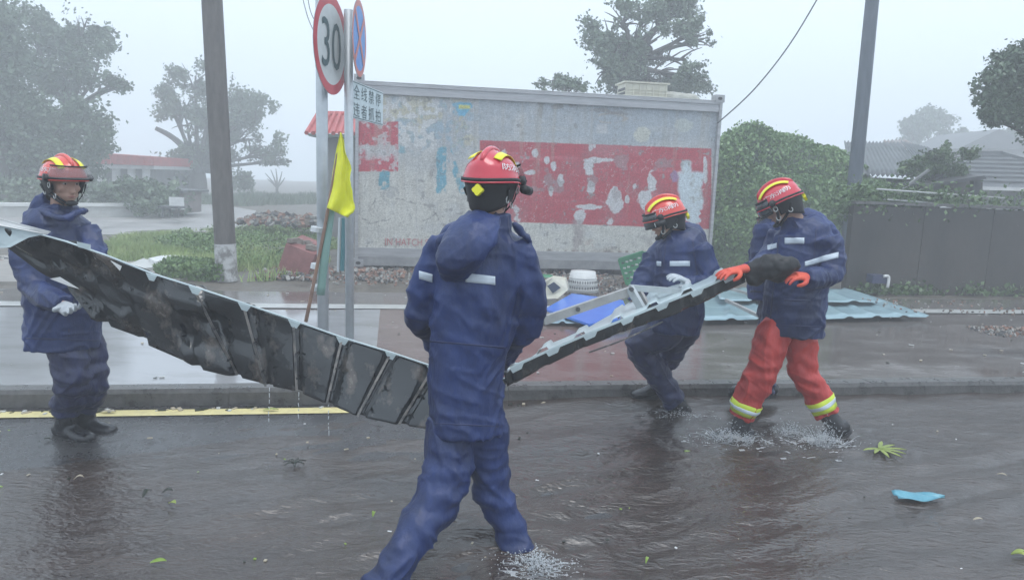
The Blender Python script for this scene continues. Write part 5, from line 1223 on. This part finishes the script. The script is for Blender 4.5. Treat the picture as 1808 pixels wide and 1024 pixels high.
# ================================================================== CARRIED METAL SHEET
m_top = M('pale_sheet_paint', (.48, .56, .57), (.38, .44, .46), scale=5, rough=.3, bump=.12, bscale=14, ramp=(.4, .7))
m_und = M('dark_wet_underside', (.013, .015, .017), (.12, .1, .085), scale=5.5, rough=.05, rough2=.3, bump=.7, bscale=3.2, bdist=.05, coat=.35, ramp=(.53, .66), spec=.6, stretch=(1.4, 1, 1))
sheetT = thing('metal_sheet', 'long bent corrugated metal sheet carried by the crew, dark wet underside facing the camera', 'metal sheet', W(700, 740, 3.62))
ribs = [((-150, 352), (-130, 440), 3.45, 3.5), ((-60, 378), (-20, 420), 3.45, 3.5), ((60, 412), (95, 500), 3.5, 3.62), ((115, 427), (180, 572), 3.52, 3.68), ((190, 453), (240, 600), 3.55, 3.7), ((268, 484), (352, 645), 3.58, 3.68),
        ((345, 508), (420, 662), 3.6, 3.66), ((432, 537), (470, 682), 3.62, 3.62), ((520, 567), (525, 690), 3.64, 3.6), ((605, 597), (578, 712), 3.66, 3.56), ((690, 623), (632, 735), 3.68, 3.54), ((765, 648), (705, 750), 3.7, 3.55), ((850, 672), (790, 762), 3.72, 3.6), ((900, 668), (890, 700), 3.78, 3.74)]
def ribbed(ribs, rib_amp, name, mat_front, parent, nv=22, crumple=.014, toward=-1, seed=3, w0=.14, w1=.30):
    V = []; cols = 0
    for i in range(len(ribs) - 1):
        a, b_ = ribs[i], ribs[i + 1]
        for g, h in ((0, 1), (w0, 1), (w0 + .07, 0), (w1 + .45, .0), (w1 + .55, -.15), (.93, 0)):
            col = []
            for j in range(nv + 1):
                f = j / nv
                T_ = W(a[0][0] * (1 - g) + b_[0][0] * g, a[0][1] * (1 - g) + b_[0][1] * g, a[2] * (1 - g) + b_[2] * g)
                Bt = W(a[1][0] * (1 - g) + b_[1][0] * g, a[1][1] * (1 - g) + b_[1][1] * g, a[3] * (1 - g) + b_[3] * g)
                p = T_.lerp(Bt, f); n = Vector((0, toward, 0)); p = p + n * (-rib_amp * h)
                if 1: p = p + n * crumple * 3 * float(math.sin(f * math.pi)) * math.sin(i * 1.7 + f * 2) * .3
                col.append(p)
            V += col; cols += 1
    V = np.array(V); lf = np.clip((-.9 - V[:, 0] - .1) / .6, 0, 1); V[:, 1] += crumple * fbm(V * 5, seed, 3) + lf * (.06 * fbm(V * np.array([5, 5, 2.5]), seed + 4, 3) + .04 * (1 - np.abs(fbm(V * 6 + 4, seed + 2, 2)) * 4)) + crumple * .35 * fbm(V * 14, seed + 1, 2)
    me = np_mesh(name, V, grid_faces(cols, nv + 1)); o = link(name, me, mat_front, parent)
    s_ = o.modifiers.new('t', 'SOLIDIFY'); s_.thickness = .0022; s_.offset = 0
    return o
main = ribbed(ribs, .028, 'underside_panel', m_und, sheetT)
# rolled pale lip running along the upper edge with the rib ends cut in it
b = B(); up3 = [W(q[0][0], q[0][1] - 1.3, q[2] - .012) for q in ribs]; up3b = [W(q[0][0], q[0][1] + .5, q[2] - .012) for q in ribs]
for i in range(len(ribs) - 1):
    p0, p1, q0, q1 = up3[i], up3[i + 1], up3b[i], up3b[i + 1]
    b.add([p0, p1, q1, q0, p0 + Vector((0, .012, .001)), p1 + Vector((0, .012, .001))], [(0, 3, 2, 1), (0, 1, 5, 4)])
lip = b.obj('edge_lip', m_top, sheetT)
for i in range(3, len(ribs) - 2):
    a = up3b[i]; c = up3b[i + 1]; d = (c - a)
    if i < 5: continue
    p0 = a - d * .13; p1 = a + d * .12; b = B(); dn = Vector((0, -.004, -.001)); s_ = .03
    b.prism([p0, p1, p1 - d * .07 + Vector((0, 0, -s_)), p0 + d * .07 + Vector((0, 0, -s_))], dn); b.obj('rib_end', m_top, sheetT)
# folded over corner at the far left, pale face outwards
b = B(); b.prism([W(-170, 330, 3.42), W(0, 389, 3.44), W(86, 412, 3.46), W(50, 420, 3.44), W(18, 437, 3.42), W(-170, 446, 3.4)], (0, -.003, 0)); b.obj('folded_corner', m_top, sheetT)
b = B(); b.prism([W(-170, 326, 3.41), W(0, 386, 3.43), W(90, 409, 3.45), W(84, 414, 3.45), W(0, 398, 3.42), W(-170, 350, 3.4)], (0, -.004, 0)); b.obj('corner_ridge', m_white, sheetT)
B().prism([W(136, 427, 3.5), W(160, 432, 3.5), (W(158, 441, 3.5)), W(138, 436, 3.5)], (0, -.003, 0)).obj('torn_tab', m_top, sheetT)
for ps in ([(88, 492), (106, 489), (140, 510), (122, 505)], [(195, 460), (215, 470), (212, 478)]):  # white patches; the long one is a reflection painted onto the sheet
    B().prism([W(a, c, 3.46) for a, c in ps], (0, -.002, 0)).obj('pale_patch', m_white, sheetT)
# pale strips on the ribs: painted highlights together with paint wear
m_ridge = M('ridge_wear_highlight', (.22, .2, .18), (.06, .06, .06), scale=14, rough=.3, ramp=(.4, .6))
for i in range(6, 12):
    r_ = ribs[i]; b = B(); a = W(r_[0][0] - 2, r_[0][1] + 4, r_[2] - .012); c = W(r_[1][0] - 1, r_[1][1], r_[3] - .012); b.bar(a, c, .012, .004, up=(0, 1, 0)); b.obj('ridge_wear_highlight', m_ridge, sheetT)
# bolts
for i in range(6, 12):
    r_ = ribs[i]
    for f in (.45, .8):
        p = W(r_[0][0], r_[0][1], r_[2]).lerp(W(r_[1][0], r_[1][1], r_[3]), f) + Vector((.01, .0, 0)); B().tube([p + Vector((0, -.03, 0)), p + Vector((0, 0, 0))], .006, n=8, sub=1).obj('bolt', m_black, sheetT)
# right span: near edge, dark strip below, pale top behind
near = [(888, 655, 3.72), (960, 622, 3.85), (1035, 590, 4.0), (1110, 560, 4.12), (1180, 532, 4.22), (1250, 504, 4.32), (1312, 476, 4.4)]
low = [(895, 684, 3.74), (960, 648, 3.87), (1035, 612, 4.02), (1110, 582, 4.14), (1180, 560, 4.24), (1250, 530, 4.34), (1316, 498, 4.42)]
def interp(L, n):
    out = []
    for k in range(n + 1):
        x = k / n * (len(L) - 1); i = min(int(x), len(L) - 2); g = x - i; out.append(tuple(L[i][c] * (1 - g) + L[i + 1][c] * g for c in range(3)))
    return out
N_, L_ = interp(near, 96), interp(low, 96); V = []
for k in range(97):
    ph_ = (k % 14) / 14; h = 1 if ph_ < .22 else 0
    for j in range(7):
        f = j / 6; p = W(*N_[k]).lerp(W(*L_[k]), f); V.append(p + Vector((0, .02 * h, 0)) + Vector((0, 0, -.0)))
V = np.array(V); V[:, 1] += .006 * fbm(V * 9, 3)
o = link('turned_down_edge', np_mesh('e', V, grid_faces(97, 7)), m_und, sheetT); o.modifiers.new('t', 'SOLIDIFY').thickness = .002
far = [(905, 655, 4.0), (968, 610, 4.3), (1040, 578, 4.55), (1112, 536, 4.75), (1180, 508, 4.85), (1245, 488, 4.9), (1312, 470, 4.75)]
Fp = interp(far, 96); V = []
for k in range(97):
    ph_ = (k % 14) / 14; h = 1 if ph_ < .22 else 0
    for j in range(13):
        f = j / 12; p = W(*N_[k]).lerp(W(*Fp[k]), f); V.append(p + Vector((0, 0, .022 * h + .004)))
V = np.array(V); V[:, 2] += .008 * fbm(V * 4, 8)
o = link('upper_face', np_mesh('e', V, grid_faces(97, 13)), m_top, sheetT); o.modifiers.new('t', 'SOLIDIFY').thickness = .002
for k in range(4, 92, 14):
    a = W(*N_[k]) + Vector((0, -.006, 0)); d = (W(*N_[min(k + 4, 96)]) - W(*N_[k])); c = d * .9
    b = B(); b.prism([a - d * .35, a + d * 1.1, a + d * .85 + Vector((0, 0, -.032)), a + Vector((0, 0, -.034))], (0, -.003, 0)); b.obj('rib_end', m_top, sheetT)
for k in range(0, 96, 1): pass
b = B()
for k in range(96): 
    a, c = W(*N_[k]) + Vector((0, -.004, .006)), W(*N_[k + 1]) + Vector((0, -.004, .006)); b.add([a, c, c + Vector((0, -.002, -.014)), a + Vector((0, -.002, -.014))], [(0, 3, 2, 1)])
b.obj('edge_lip', m_top, sheetT).modifiers.new('t', 'SOLIDIFY').thickness = .003
# black crumpled end gripped by the person in red trousers
b = B(); b.tube([W(1322, 482, 4.42), W(1345, 474, 4.38), W(1370, 468, 4.34), W(1392, 468, 4.33), W(1412, 472, 4.34)], [(.05, .03), (.075, .04), (.07, .045), (.055, .04), (.025, .02)], n=14, side=(0, 0, 1))
b.ell(W(1335, 490, 4.4), (.06, .03, .05)); b.ell(W(1375, 485, 4.36), (.08, .03, .05))
link('crumpled_end', remesh(b, .01, 1, lambda V: .02 * fbm(V * 12, 4) + .008 * fbm(V * 30, 5)), m_black, sheetT)
b = B(); b.tube([W(1040, 622, 4.0), W(1100, 600, 4.1), W(1170, 568, 4.2)], .005, n=6); b.obj('hanging_trim', m_und, sheetT)
# water running off the lower edge
m_drop = M('falling_water', (.75, .78, .8), rough=.05)
for x, y0, y1, Y_ in ((475, 684, 742, 3.62), (527, 692, 735, 3.6), (580, 714, 765, 3.56)):
    b = B(); y = y0
    while y < y1:
        l = random.uniform(3, 9); b.tube([W(x + random.uniform(-.8, .8), y, Y_), W(x + random.uniform(-.8, .8), y + l, Y_)], [.0022, .0012], n=5, sub=1); y += l + random.uniform(1, 7)
    b.obj('water_trickle', m_drop, kind='stuff')

# ---- steel frame riding on the sheet
fr = thing('welded_brackets', 'pale steel bars bolted in an angle on top of the carried sheet', 'metal bracket', W(1120, 560, 4.4))
m_fr = M('frame_steel', (.4, .43, .44), (.5, .53, .54), scale=9, rough=.35, metal=.2); m_fr2 = M('frame_steel_dull', (.26, .25, .24), (.36, .35, .34), scale=9, rough=.45)
for (a, c, w_, h_, mm) in (((960, 566, 4.25), (1118, 512, 4.4), .03, .05, m_fr2), ((1112, 508, 4.4), (1222, 516, 4.5), .04, .035, m_fr), ((1112, 508, 4.38), (1138, 553, 4.3), .03, .045, m_fr),
                           ((1030, 606, 4.12), (1300, 500, 4.5), .035, .03, m_fr2), ((1128, 512, 4.42), (1146, 545, 4.34), .02, .03, m_fr2)):
    B().bar(W(*a), W(*c), w_, h_).obj('bar', mm, fr)
for p in ((1114, 510, 4.36), (1136, 548, 4.27), (1020, 545, 4.3)): B().tube([W(*p), W(*p) + Vector((0, -.03, 0))], .014, n=8, sub=1).obj('bolt', m_dark, fr)

# ================================================================== THINGS LYING ABOUT
def tin(name, label, cs, mat, z=.14, n=9, amp=.022, wav=.02, seed=1, along=0):
    """trapezoid-ribbed sheet on the ground; cs four ground pixels, ribs run 0->3"""
    P4 = [G(a, c, z) for a, c in cs]; nn = n * 8; V = []
    for i in range(nn + 1):
        f = i / nn; ph_ = (i % 8); h = {0: 1, 1: 1, 2: .0, 7: .0}.get(ph_, 0)
        for j in range(9):
            g = j / 8; V.append(P4[0].lerp(P4[1], f).lerp(P4[3].lerp(P4[2], f), g) + Vector((0, 0, amp * h)))
    V = np.array(V); V[:, 2] += wav * fbm(V * 1.7, seed) + wav; o = link(name, np_mesh(name, V, grid_faces(nn + 1, 9)), mat); o.modifiers.new('t', 'SOLIDIFY').thickness = .003
    return tag(o, label, 'metal sheet')
m_blu = M('pale_blue_sheet', (.3, .42, .46), (.22, .33, .37), scale=3, rough=.22, bump=.1, bscale=10, stretch=(1, 4, 1))
tin('tin_sheet', 'large pale blue ribbed tin sheet lying flat behind the person in red trousers', [(1232, 570), (1640, 562), (1500, 514), (1245, 512)], m_blu, z=.15, n=8)
tin('tin_sheet', 'narrower pale blue tin sheet resting on the back of the larger one', [(1270, 534), (1560, 536), (1490, 513), (1262, 512)], m_blu, z=.21, n=5, seed=4)
tin('tin_sheet', 'pale tin sheet end poking out between the middle person and the blue board', [(955, 572), (1130, 574), (1110, 556), (960, 558)], m_blu, z=.14, n=5, seed=7)
b = B(); b.prism([G(962, 545, .2), G(1040, 572, .2), G(1112, 560, .22), G(1100, 530, .24), G(1010, 518, .22)][::-1], (0, 0, -.025)); tag(b.obj('blue_board', M('blue_board_paint', (.04, .16, .6), (.05, .2, .65), scale=4, rough=.25)), 'bright blue flat board lying under the bars between the two middle people', 'board')
b = B(); b.bar(G(960, 553, .24), G(1042, 575, .24), .03, .02); b.bar(G(958, 550, .26), G(1060, 530, .3), .04, .03); tag(b.obj('board_edging', m_fr2), 'dull metal angle lying on the near edge of the blue board', 'metal angle') if False else None
for (a, c, l) in (((1282, 530), (1345, 560), 'thin steel bar slanting across the pale blue tin sheet, left of the red trousers'), ((1290, 510), (1340, 524), 'short steel bar at the back of the pale blue tin sheet')):
    tag(B().bar(G(a[0], a[1], .3), G(c[0], c[1], .24), .035, .035).obj('steel_bar', m_fr2), l, 'bar')
# upturned white basket
q = G(1028, 514, .16); t = thing('laundry_basket', 'upturned white plastic basket behind the blue board', 'basket', q); m_wp = M('white_plastic', (.66, .66, .64), (.55, .55, .53), scale=10, rough=.45)
s_ = q.y / F
rb_, rt_ = 29 * s_, 22 * s_; hB = 36 * s_
b = B(); b.tube([q, q + Vector((0, 0, hB))], [rb_, rt_], n=28, sub=1); b.obj('basket_body', m_wp, t, True)
for k in range(3): z_ = hB * (.12 + .27 * k); rr = rb_ + (rt_ - rb_) * z_ / hB + .006; b = B(); b.tube([q + Vector((0, 0, z_)), q + Vector((0, 0, z_ + .012))], rr, n=28, sub=1); b.obj('basket_band', m_wp, t)
for k in range(18):
    a = math.pi + math.pi * (k + .5) / 18; 
    for j in range(2):
        z_ = hB * (.24 + .27 * j); rr = rb_ + (rt_ - rb_) * z_ / hB + .002; B().box(q + Vector((rr * math.cos(a), rr * math.sin(a), z_)), (.006, .006, .018), Matrix.Rotation(a, 3, 'Z')).obj('slot', m_greywall, t)
# green basket on its side
q = G(1128, 497, .2); t = thing('green_basket', 'green plastic basket tipped on its side against the container foot', 'basket', q); m_gp = M('green_plastic', (.03, .2, .09), (.05, .25, .12), scale=8, rough=.4)
Yg = 10.6; b = B(); fr_ = [W(1092, 458, Yg), W(1135, 444, Yg), W(1150, 492, Yg), W(1106, 502, Yg)]; bk = [W(1100, 455, Yg + .5), W(1180, 446, Yg + .4), W(1186, 490, Yg + .4), W(1110, 498, Yg + .5)]
b.add(fr_ + bk, [(0, 1, 5, 4), (1, 2, 6, 5), (2, 3, 7, 6), (3, 0, 4, 7), (4, 5, 6, 7), (0, 3, 2, 1)]); b.obj('basket_shell', m_gp, t)
for k in range(4): B().bar(fr_[k] - Vector((0, .012, 0)), fr_[(k + 1) % 4] - Vector((0, .012, 0)), .03, .03).obj('basket_rim', m_gp, t)
for i in range(5):
    for j in range(4):
        p = fr_[0].lerp(fr_[1], (i + .7) / 6).lerp(fr_[3].lerp(fr_[2], (i + .7) / 6), (j + .9) / 5); B().box(p - Vector((0, .004, 0)), (.02, .003, .012)).obj('slot', m_pl if (i + j) % 3 else m_dark, t)
# cream torn carton
q = G(978, 530, .16); t = thing('torn_carton', 'crumpled cream carton with a dark square opening beside the white basket', 'carton', q); Yg = q.y
b = B(); b.prism([W(952, 528, Yg), W(957, 500, Yg), W(975, 491, Yg + .1), (W(998, 494, Yg + .1)), W(1003, 512, Yg), W(985, 527, Yg - .05)], (.03, .25, 0)); b.obj('carton_body', m_cream, t)
B().prism([W(966, 505, Yg - .012), W(978, 498, Yg - .012), W(990, 508, Yg - .012), W(976, 518, Yg - .012)], (0, .008, 0)).obj('opening', M('dark_blue_hole', (.04, .06, .1), rough=.7), t)
b = B(); c_ = G(962, 490, .16); b.ell(c_, (.18, .1, .05)); tag(link('green_netting', remesh(b, .02, 1, lambda V: .02 * fbm(V * 14, 2)), m_gp), 'flattened scrap of green netting in the debris left of the white basket', 'netting')

# ---- leaves and litter on the wet road
m_yg = M('yellow_green_leaf', (.32, .38, .07), (.22, .29, .06), scale=12, rough=.4); m_dl = M('dark_wet_leaf', (.02, .025, .015), rough=.3); m_gl = M('green_leaf', (.22, .33, .05), rough=.4); m_tan = M('tan_leaf', (.4, .34, .25), rough=.5)
def leaf(name, label, px, L, wd, ang, mat, cat='leaf', fingers=1, spread=0, curl=.02, z=None, group=None):
    c = G(px[0], px[1], .02); u_, v_ = uv_of(c); zz = float(water_z(np.array([u_]), np.array([v_]))[0]) if v_ < 0 else .118
    c = G(px[0], px[1], max(zz, 0) + .008); b = B()
    for k in range(fingers):
        a = ang + (k - (fingers - 1) / 2) * spread; d = Vector((math.cos(a), math.sin(a), 0)); s = Vector((-d.y, d.x, 0)); n = 8; vs = []; LL = L * random.uniform(.75, 1)
        for i in range(n + 1):
            f = i / n; w_ = wd * math.sin(math.pi * min(f * .95 + .05, 1)) ** .8; h = curl * math.sin(f * 2.6) + .004
            vs += [c + d * LL * f + s * w_ / 2 + Vector((0, 0, h + .004)), c + d * LL * f + Vector((0, 0, h)), c + d * LL * f - s * w_ / 2 + Vector((0, 0, h + .004))]
        b.add(vs, [(3 * i + e, 3 * i + e + 1, 3 * i + e + 4, 3 * i + e + 3) for i in range(n) for e in (0, 1)])
    o = b.obj(name, mat, None, True); o.modifiers.new('t', 'SOLIDIFY').thickness = .0015; tag(o, label, cat, group); return o
leaf('palmate_leaf', 'yellow-green many-fingered leaf afloat beside the boots of the wader in red trousers', (1552, 793), .17, .026, R(-50), m_yg, fingers=8, spread=R(31), curl=.006)
leaf('leaf', 'dark sodden twig of leaves floating alone right of the yellow line end', (520, 820), .07, .012, R(80), m_dl, fingers=7, spread=R(50), curl=.015)
leaf('leaf', 'upright dark leaf, left one of the pair on the road below the left person', (252, 880), .06, .028, R(70), m_dl, curl=.03)
leaf('leaf', 'dark leaf, right one of the pair on the road below the left person', (286, 872), .055, .035, R(10), m_dl, curl=.02)
leaf('leaf', 'small yellow-green leaf just right of the two dark leaves', (298, 890), .05, .03, R(-20), m_yg, curl=.015)
leaf('leaf', 'small green leaf on dark water left of the striding leg', (658, 914), .03, .016, R(80), m_gl, curl=.02)
leaf('leaf', 'faint olive leaf at the lower left under the ripples', (265, 995), .07, .03, R(10), m_gl, curl=.01)
leaf('leaf', 'bright green leaf sprig at the right edge of the road', (1785, 980), .08, .02, R(-20), m_yg, fingers=3, spread=R(25), curl=.02)
leaf('leaf', 'tan oval leaf right of centre on the lower road, below the blue scrap', (1718, 919), .05, .018, R(0), m_tan, curl=.01)
leaf('leaf', 'pale tan leaf at the right, above the bright green sprig', (1760, 838), .05, .018, R(-40), m_tan, curl=.01)
leaf('leaf', 'small curled leaf at lower left with a pale tip', (130, 848), .05, .02, R(15), m_tan, curl=.02)
leaf('leaf', 'small green leaf near the bottom right of the near walker', (1140, 996), .035, .012, R(60), m_gl, curl=.02)
leaf('leaf', 'yellowish leaf lying against the kerb under the hanging sheet', (465, 725), .12, .03, R(5), m_yg, curl=.01)
leaf('leaf', 'yellowish leaf by the kerb right behind the left person', (178, 728), .12, .035, R(0), m_tan, curl=.01)
c = G(1622, 878, .03); b = B(); vs = []
for j in range(9):
    for i in range(13):
        f, g = i / 12, j / 8; x = -.13 + .27 * f; w_ = .075 * (f + .12) ** .5 * (1 - f) ** .8 * 1.5; vs.append(c + Vector((x, (g - .5) * 2 * w_, .008 + .007 * math.sin(f * 9 + g * 7) + .006 * g)))
b.add(vs, [(j * 13 + i, j * 13 + i + 1, (j + 1) * 13 + i + 1, (j + 1) * 13 + i) for j in range(8) for i in range(12)])
o = b.obj('plastic_scrap', M('cyan_plastic', (.08, .27, .36), (.13, .36, .44), scale=12, rough=.3), None, True); o.modifiers.new('t', 'SOLIDIFY').thickness = .002; tag(o, 'crumpled cyan plastic scrap on the wet road at lower right', 'plastic scrap')
b = B(); rng2 = np.random.default_rng(5)
for _ in range(170):
    px = rng2.uniform(0, 1808); py = rng2.uniform(745, 1015); q = G(px, py, .018); r_ = rng2.uniform(.002, .006) * (1.5 if py < 800 else 1)
    b.box(q, (r_ * rng2.uniform(.7, 2.4), r_, r_ * .4), Matrix.Rotation(rng2.uniform(0, 3), 3, 'Z'), int(rng2.integers(0, 4)))
b.obj('floating_bits', [m_tan, m_dl, m_gl, m_wtxt], kind='stuff')
b = B()
for _ in range(260):
    q = RW(rng2.uniform(-6, 9), -abs(rng2.normal(0, .05)) - .08, .008); r_ = rng2.uniform(.003, .014); b.box(q, (r_ * rng2.uniform(.7, 3), r_, r_ * .4), Matrix.Rotation(rng2.uniform(0, 3), 3, 'Z'), int(rng2.integers(0, 3)))
for _ in range(300):
    u_ = rng2.uniform(-8, 10); v_ = rng2.uniform(.2, 4.3); q = RW(u_, v_, .122); r_ = rng2.uniform(.003, .011); b.box(q, (r_ * rng2.uniform(.7, 2.6), r_, r_ * .3), Matrix.Rotation(rng2.uniform(0, 3), 3, 'Z'), int(rng2.integers(0, 3)))
b.obj('gutter_litter', [m_tan, m_dl, m_pl], kind='stuff')

# ---- splashes thrown up by the boots
m_foam = M('splash_water', (.7, .73, .75), rough=.08, alpha=.55)
def splash(px, py, n, rx, rz, seed, crown=True):
    c = G(px, py, .012); g = np.random.default_rng(seed); b = B()
    m_ = int(n * 1.8); a = g.uniform(0, 2 * math.pi, m_); r_ = np.abs(g.normal(0, rx, m_)); h = np.abs(g.normal(0, rz, m_)) * np.exp(-r_ / rx * .5)
    for k in range(m_):
        s = g.uniform(.0007, .0028); q = c + Vector((r_[k] * math.cos(a[k]), r_[k] * math.sin(a[k]) * .6, h[k]))
        b.ell(q, (s * g.uniform(1, 2.4), s, s * g.uniform(.8, 2.2)), Matrix.Rotation(g.uniform(0, 3), 3, 'Y'), 5, 3)
    for _ in range(int(n * .14)):               # thin threads of water flung outwards
        t0 = g.uniform(0, 2 * math.pi); r0_ = g.uniform(.1, 1.0) * rx; L = g.uniform(.3, 1.2) * rx; hh_ = abs(g.normal(0, rz * .6)) + .003; dv = Vector((math.cos(t0), math.sin(t0) * .6, 0)); s = g.uniform(.0006, .0017)
        b.tube([c + dv * r0_, c + dv * (r0_ + L * .45) + Vector((g.normal(0, .006), 0, hh_)), c + dv * (r0_ + L * .8) + Vector((g.normal(0, .01), 0, hh_ * 1.05))], [s * 1.6, s, s * .4], n=4, sub=3)
    o = b.obj('boot_splash', m_foam, None, True, kind='stuff')
    # churned white water round the boot: a torn sheet riding just above the surface
    cu_, cv_ = uv_of(c); R_ = rx * 2.6; k_ = 110; UU, VV = np.meshgrid(np.linspace(-1, 1, k_), np.linspace(-1, 1, k_), indexing='ij'); uu = cu_ + UU.ravel() * R_ * 1.25; vv = np.minimum(cv_ + VV.ravel() * R_ * .7, -.01)
    Q = np.stack([uu * 16, vv * 30, uu * 0 + seed], 1); rr_ = np.hypot(UU.ravel(), VV.ravel()); nn = np.abs(fbm(Q, 71, 4)); dn = fbm(Q * .35, 73, 3)
    keep = (nn < .13 * (1 - rr_) ** .8 * (1 + 1.5 * dn)) & (rr_ < .72)
    zz_ = water_z(uu, vv) + .003 + .012 * np.clip(1 - rr_, 0, 1) ** 2 * rng.uniform(0, 1, len(uu)) * (rz / .04)
    Pf = np.stack([ORG.x + EU.x * uu + EV.x * vv, ORG.y + EU.y * uu + EV.y * vv, zz_], 1); gf = grid_faces(k_, k_); gf = gf[keep[gf].all(1)]
    us_, inv = np.unique(gf, return_inverse=True)
    if len(us_) > 8: link('churned_foam', np_mesh('churned_foam', Pf[us_], inv.reshape(gf.shape)), m_churn, None, True, kind='stuff')
    if crown:                                   # ragged films of water thrown outwards
        b = B()
        for ring in range(6):
            rr = rx * (.3 + .24 * ring); n_ = 70; base = []; top = []; ph = g.uniform(0, 6, 6)
            for k in range(n_ + 1):
                t_ = 2 * math.pi * k / n_; w_ = 1 + .18 * math.sin(3 * t_ + ph[0]) + .12 * math.sin(7 * t_ + ph[1]); ht = rz * (.9 - .2 * ring) * max(0, math.sin(2 * t_ + ph[2]) * .5 + .45 * math.sin(5 * t_ + ph[3]) + g.normal(0, .28))
                base.append(c + Vector((rr * w_ * math.cos(t_), rr * w_ * math.sin(t_) * .6, -.004))); top.append(c + Vector(((rr * w_ + ht * .6) * math.cos(t_), (rr * w_ + ht * .6) * math.sin(t_) * .6, ht)))
            b.add(base + top, [(k, k + 1, n_ + 2 + k, n_ + 1 + k) for k in range(n_)])
        b.obj('water_film', m_film, None, True, kind='stuff')
m_churn = M('white_water', (.55, .56, .57), rough=.25, alpha=.6)
m_film = M('thrown_water', (.6, .63, .66), rough=.05, alpha=.42)
splash(1290, 778, 420, .15, .05, 1); splash(1455, 784, 420, .13, .075, 2); splash(1395, 768, 160, .1, .06, 3); splash(1200, 735, 160, .13, .03, 4); splash(945, 1003, 420, .1, .04, 5); splash(1360, 785, 200, .3, .008, 7, False)
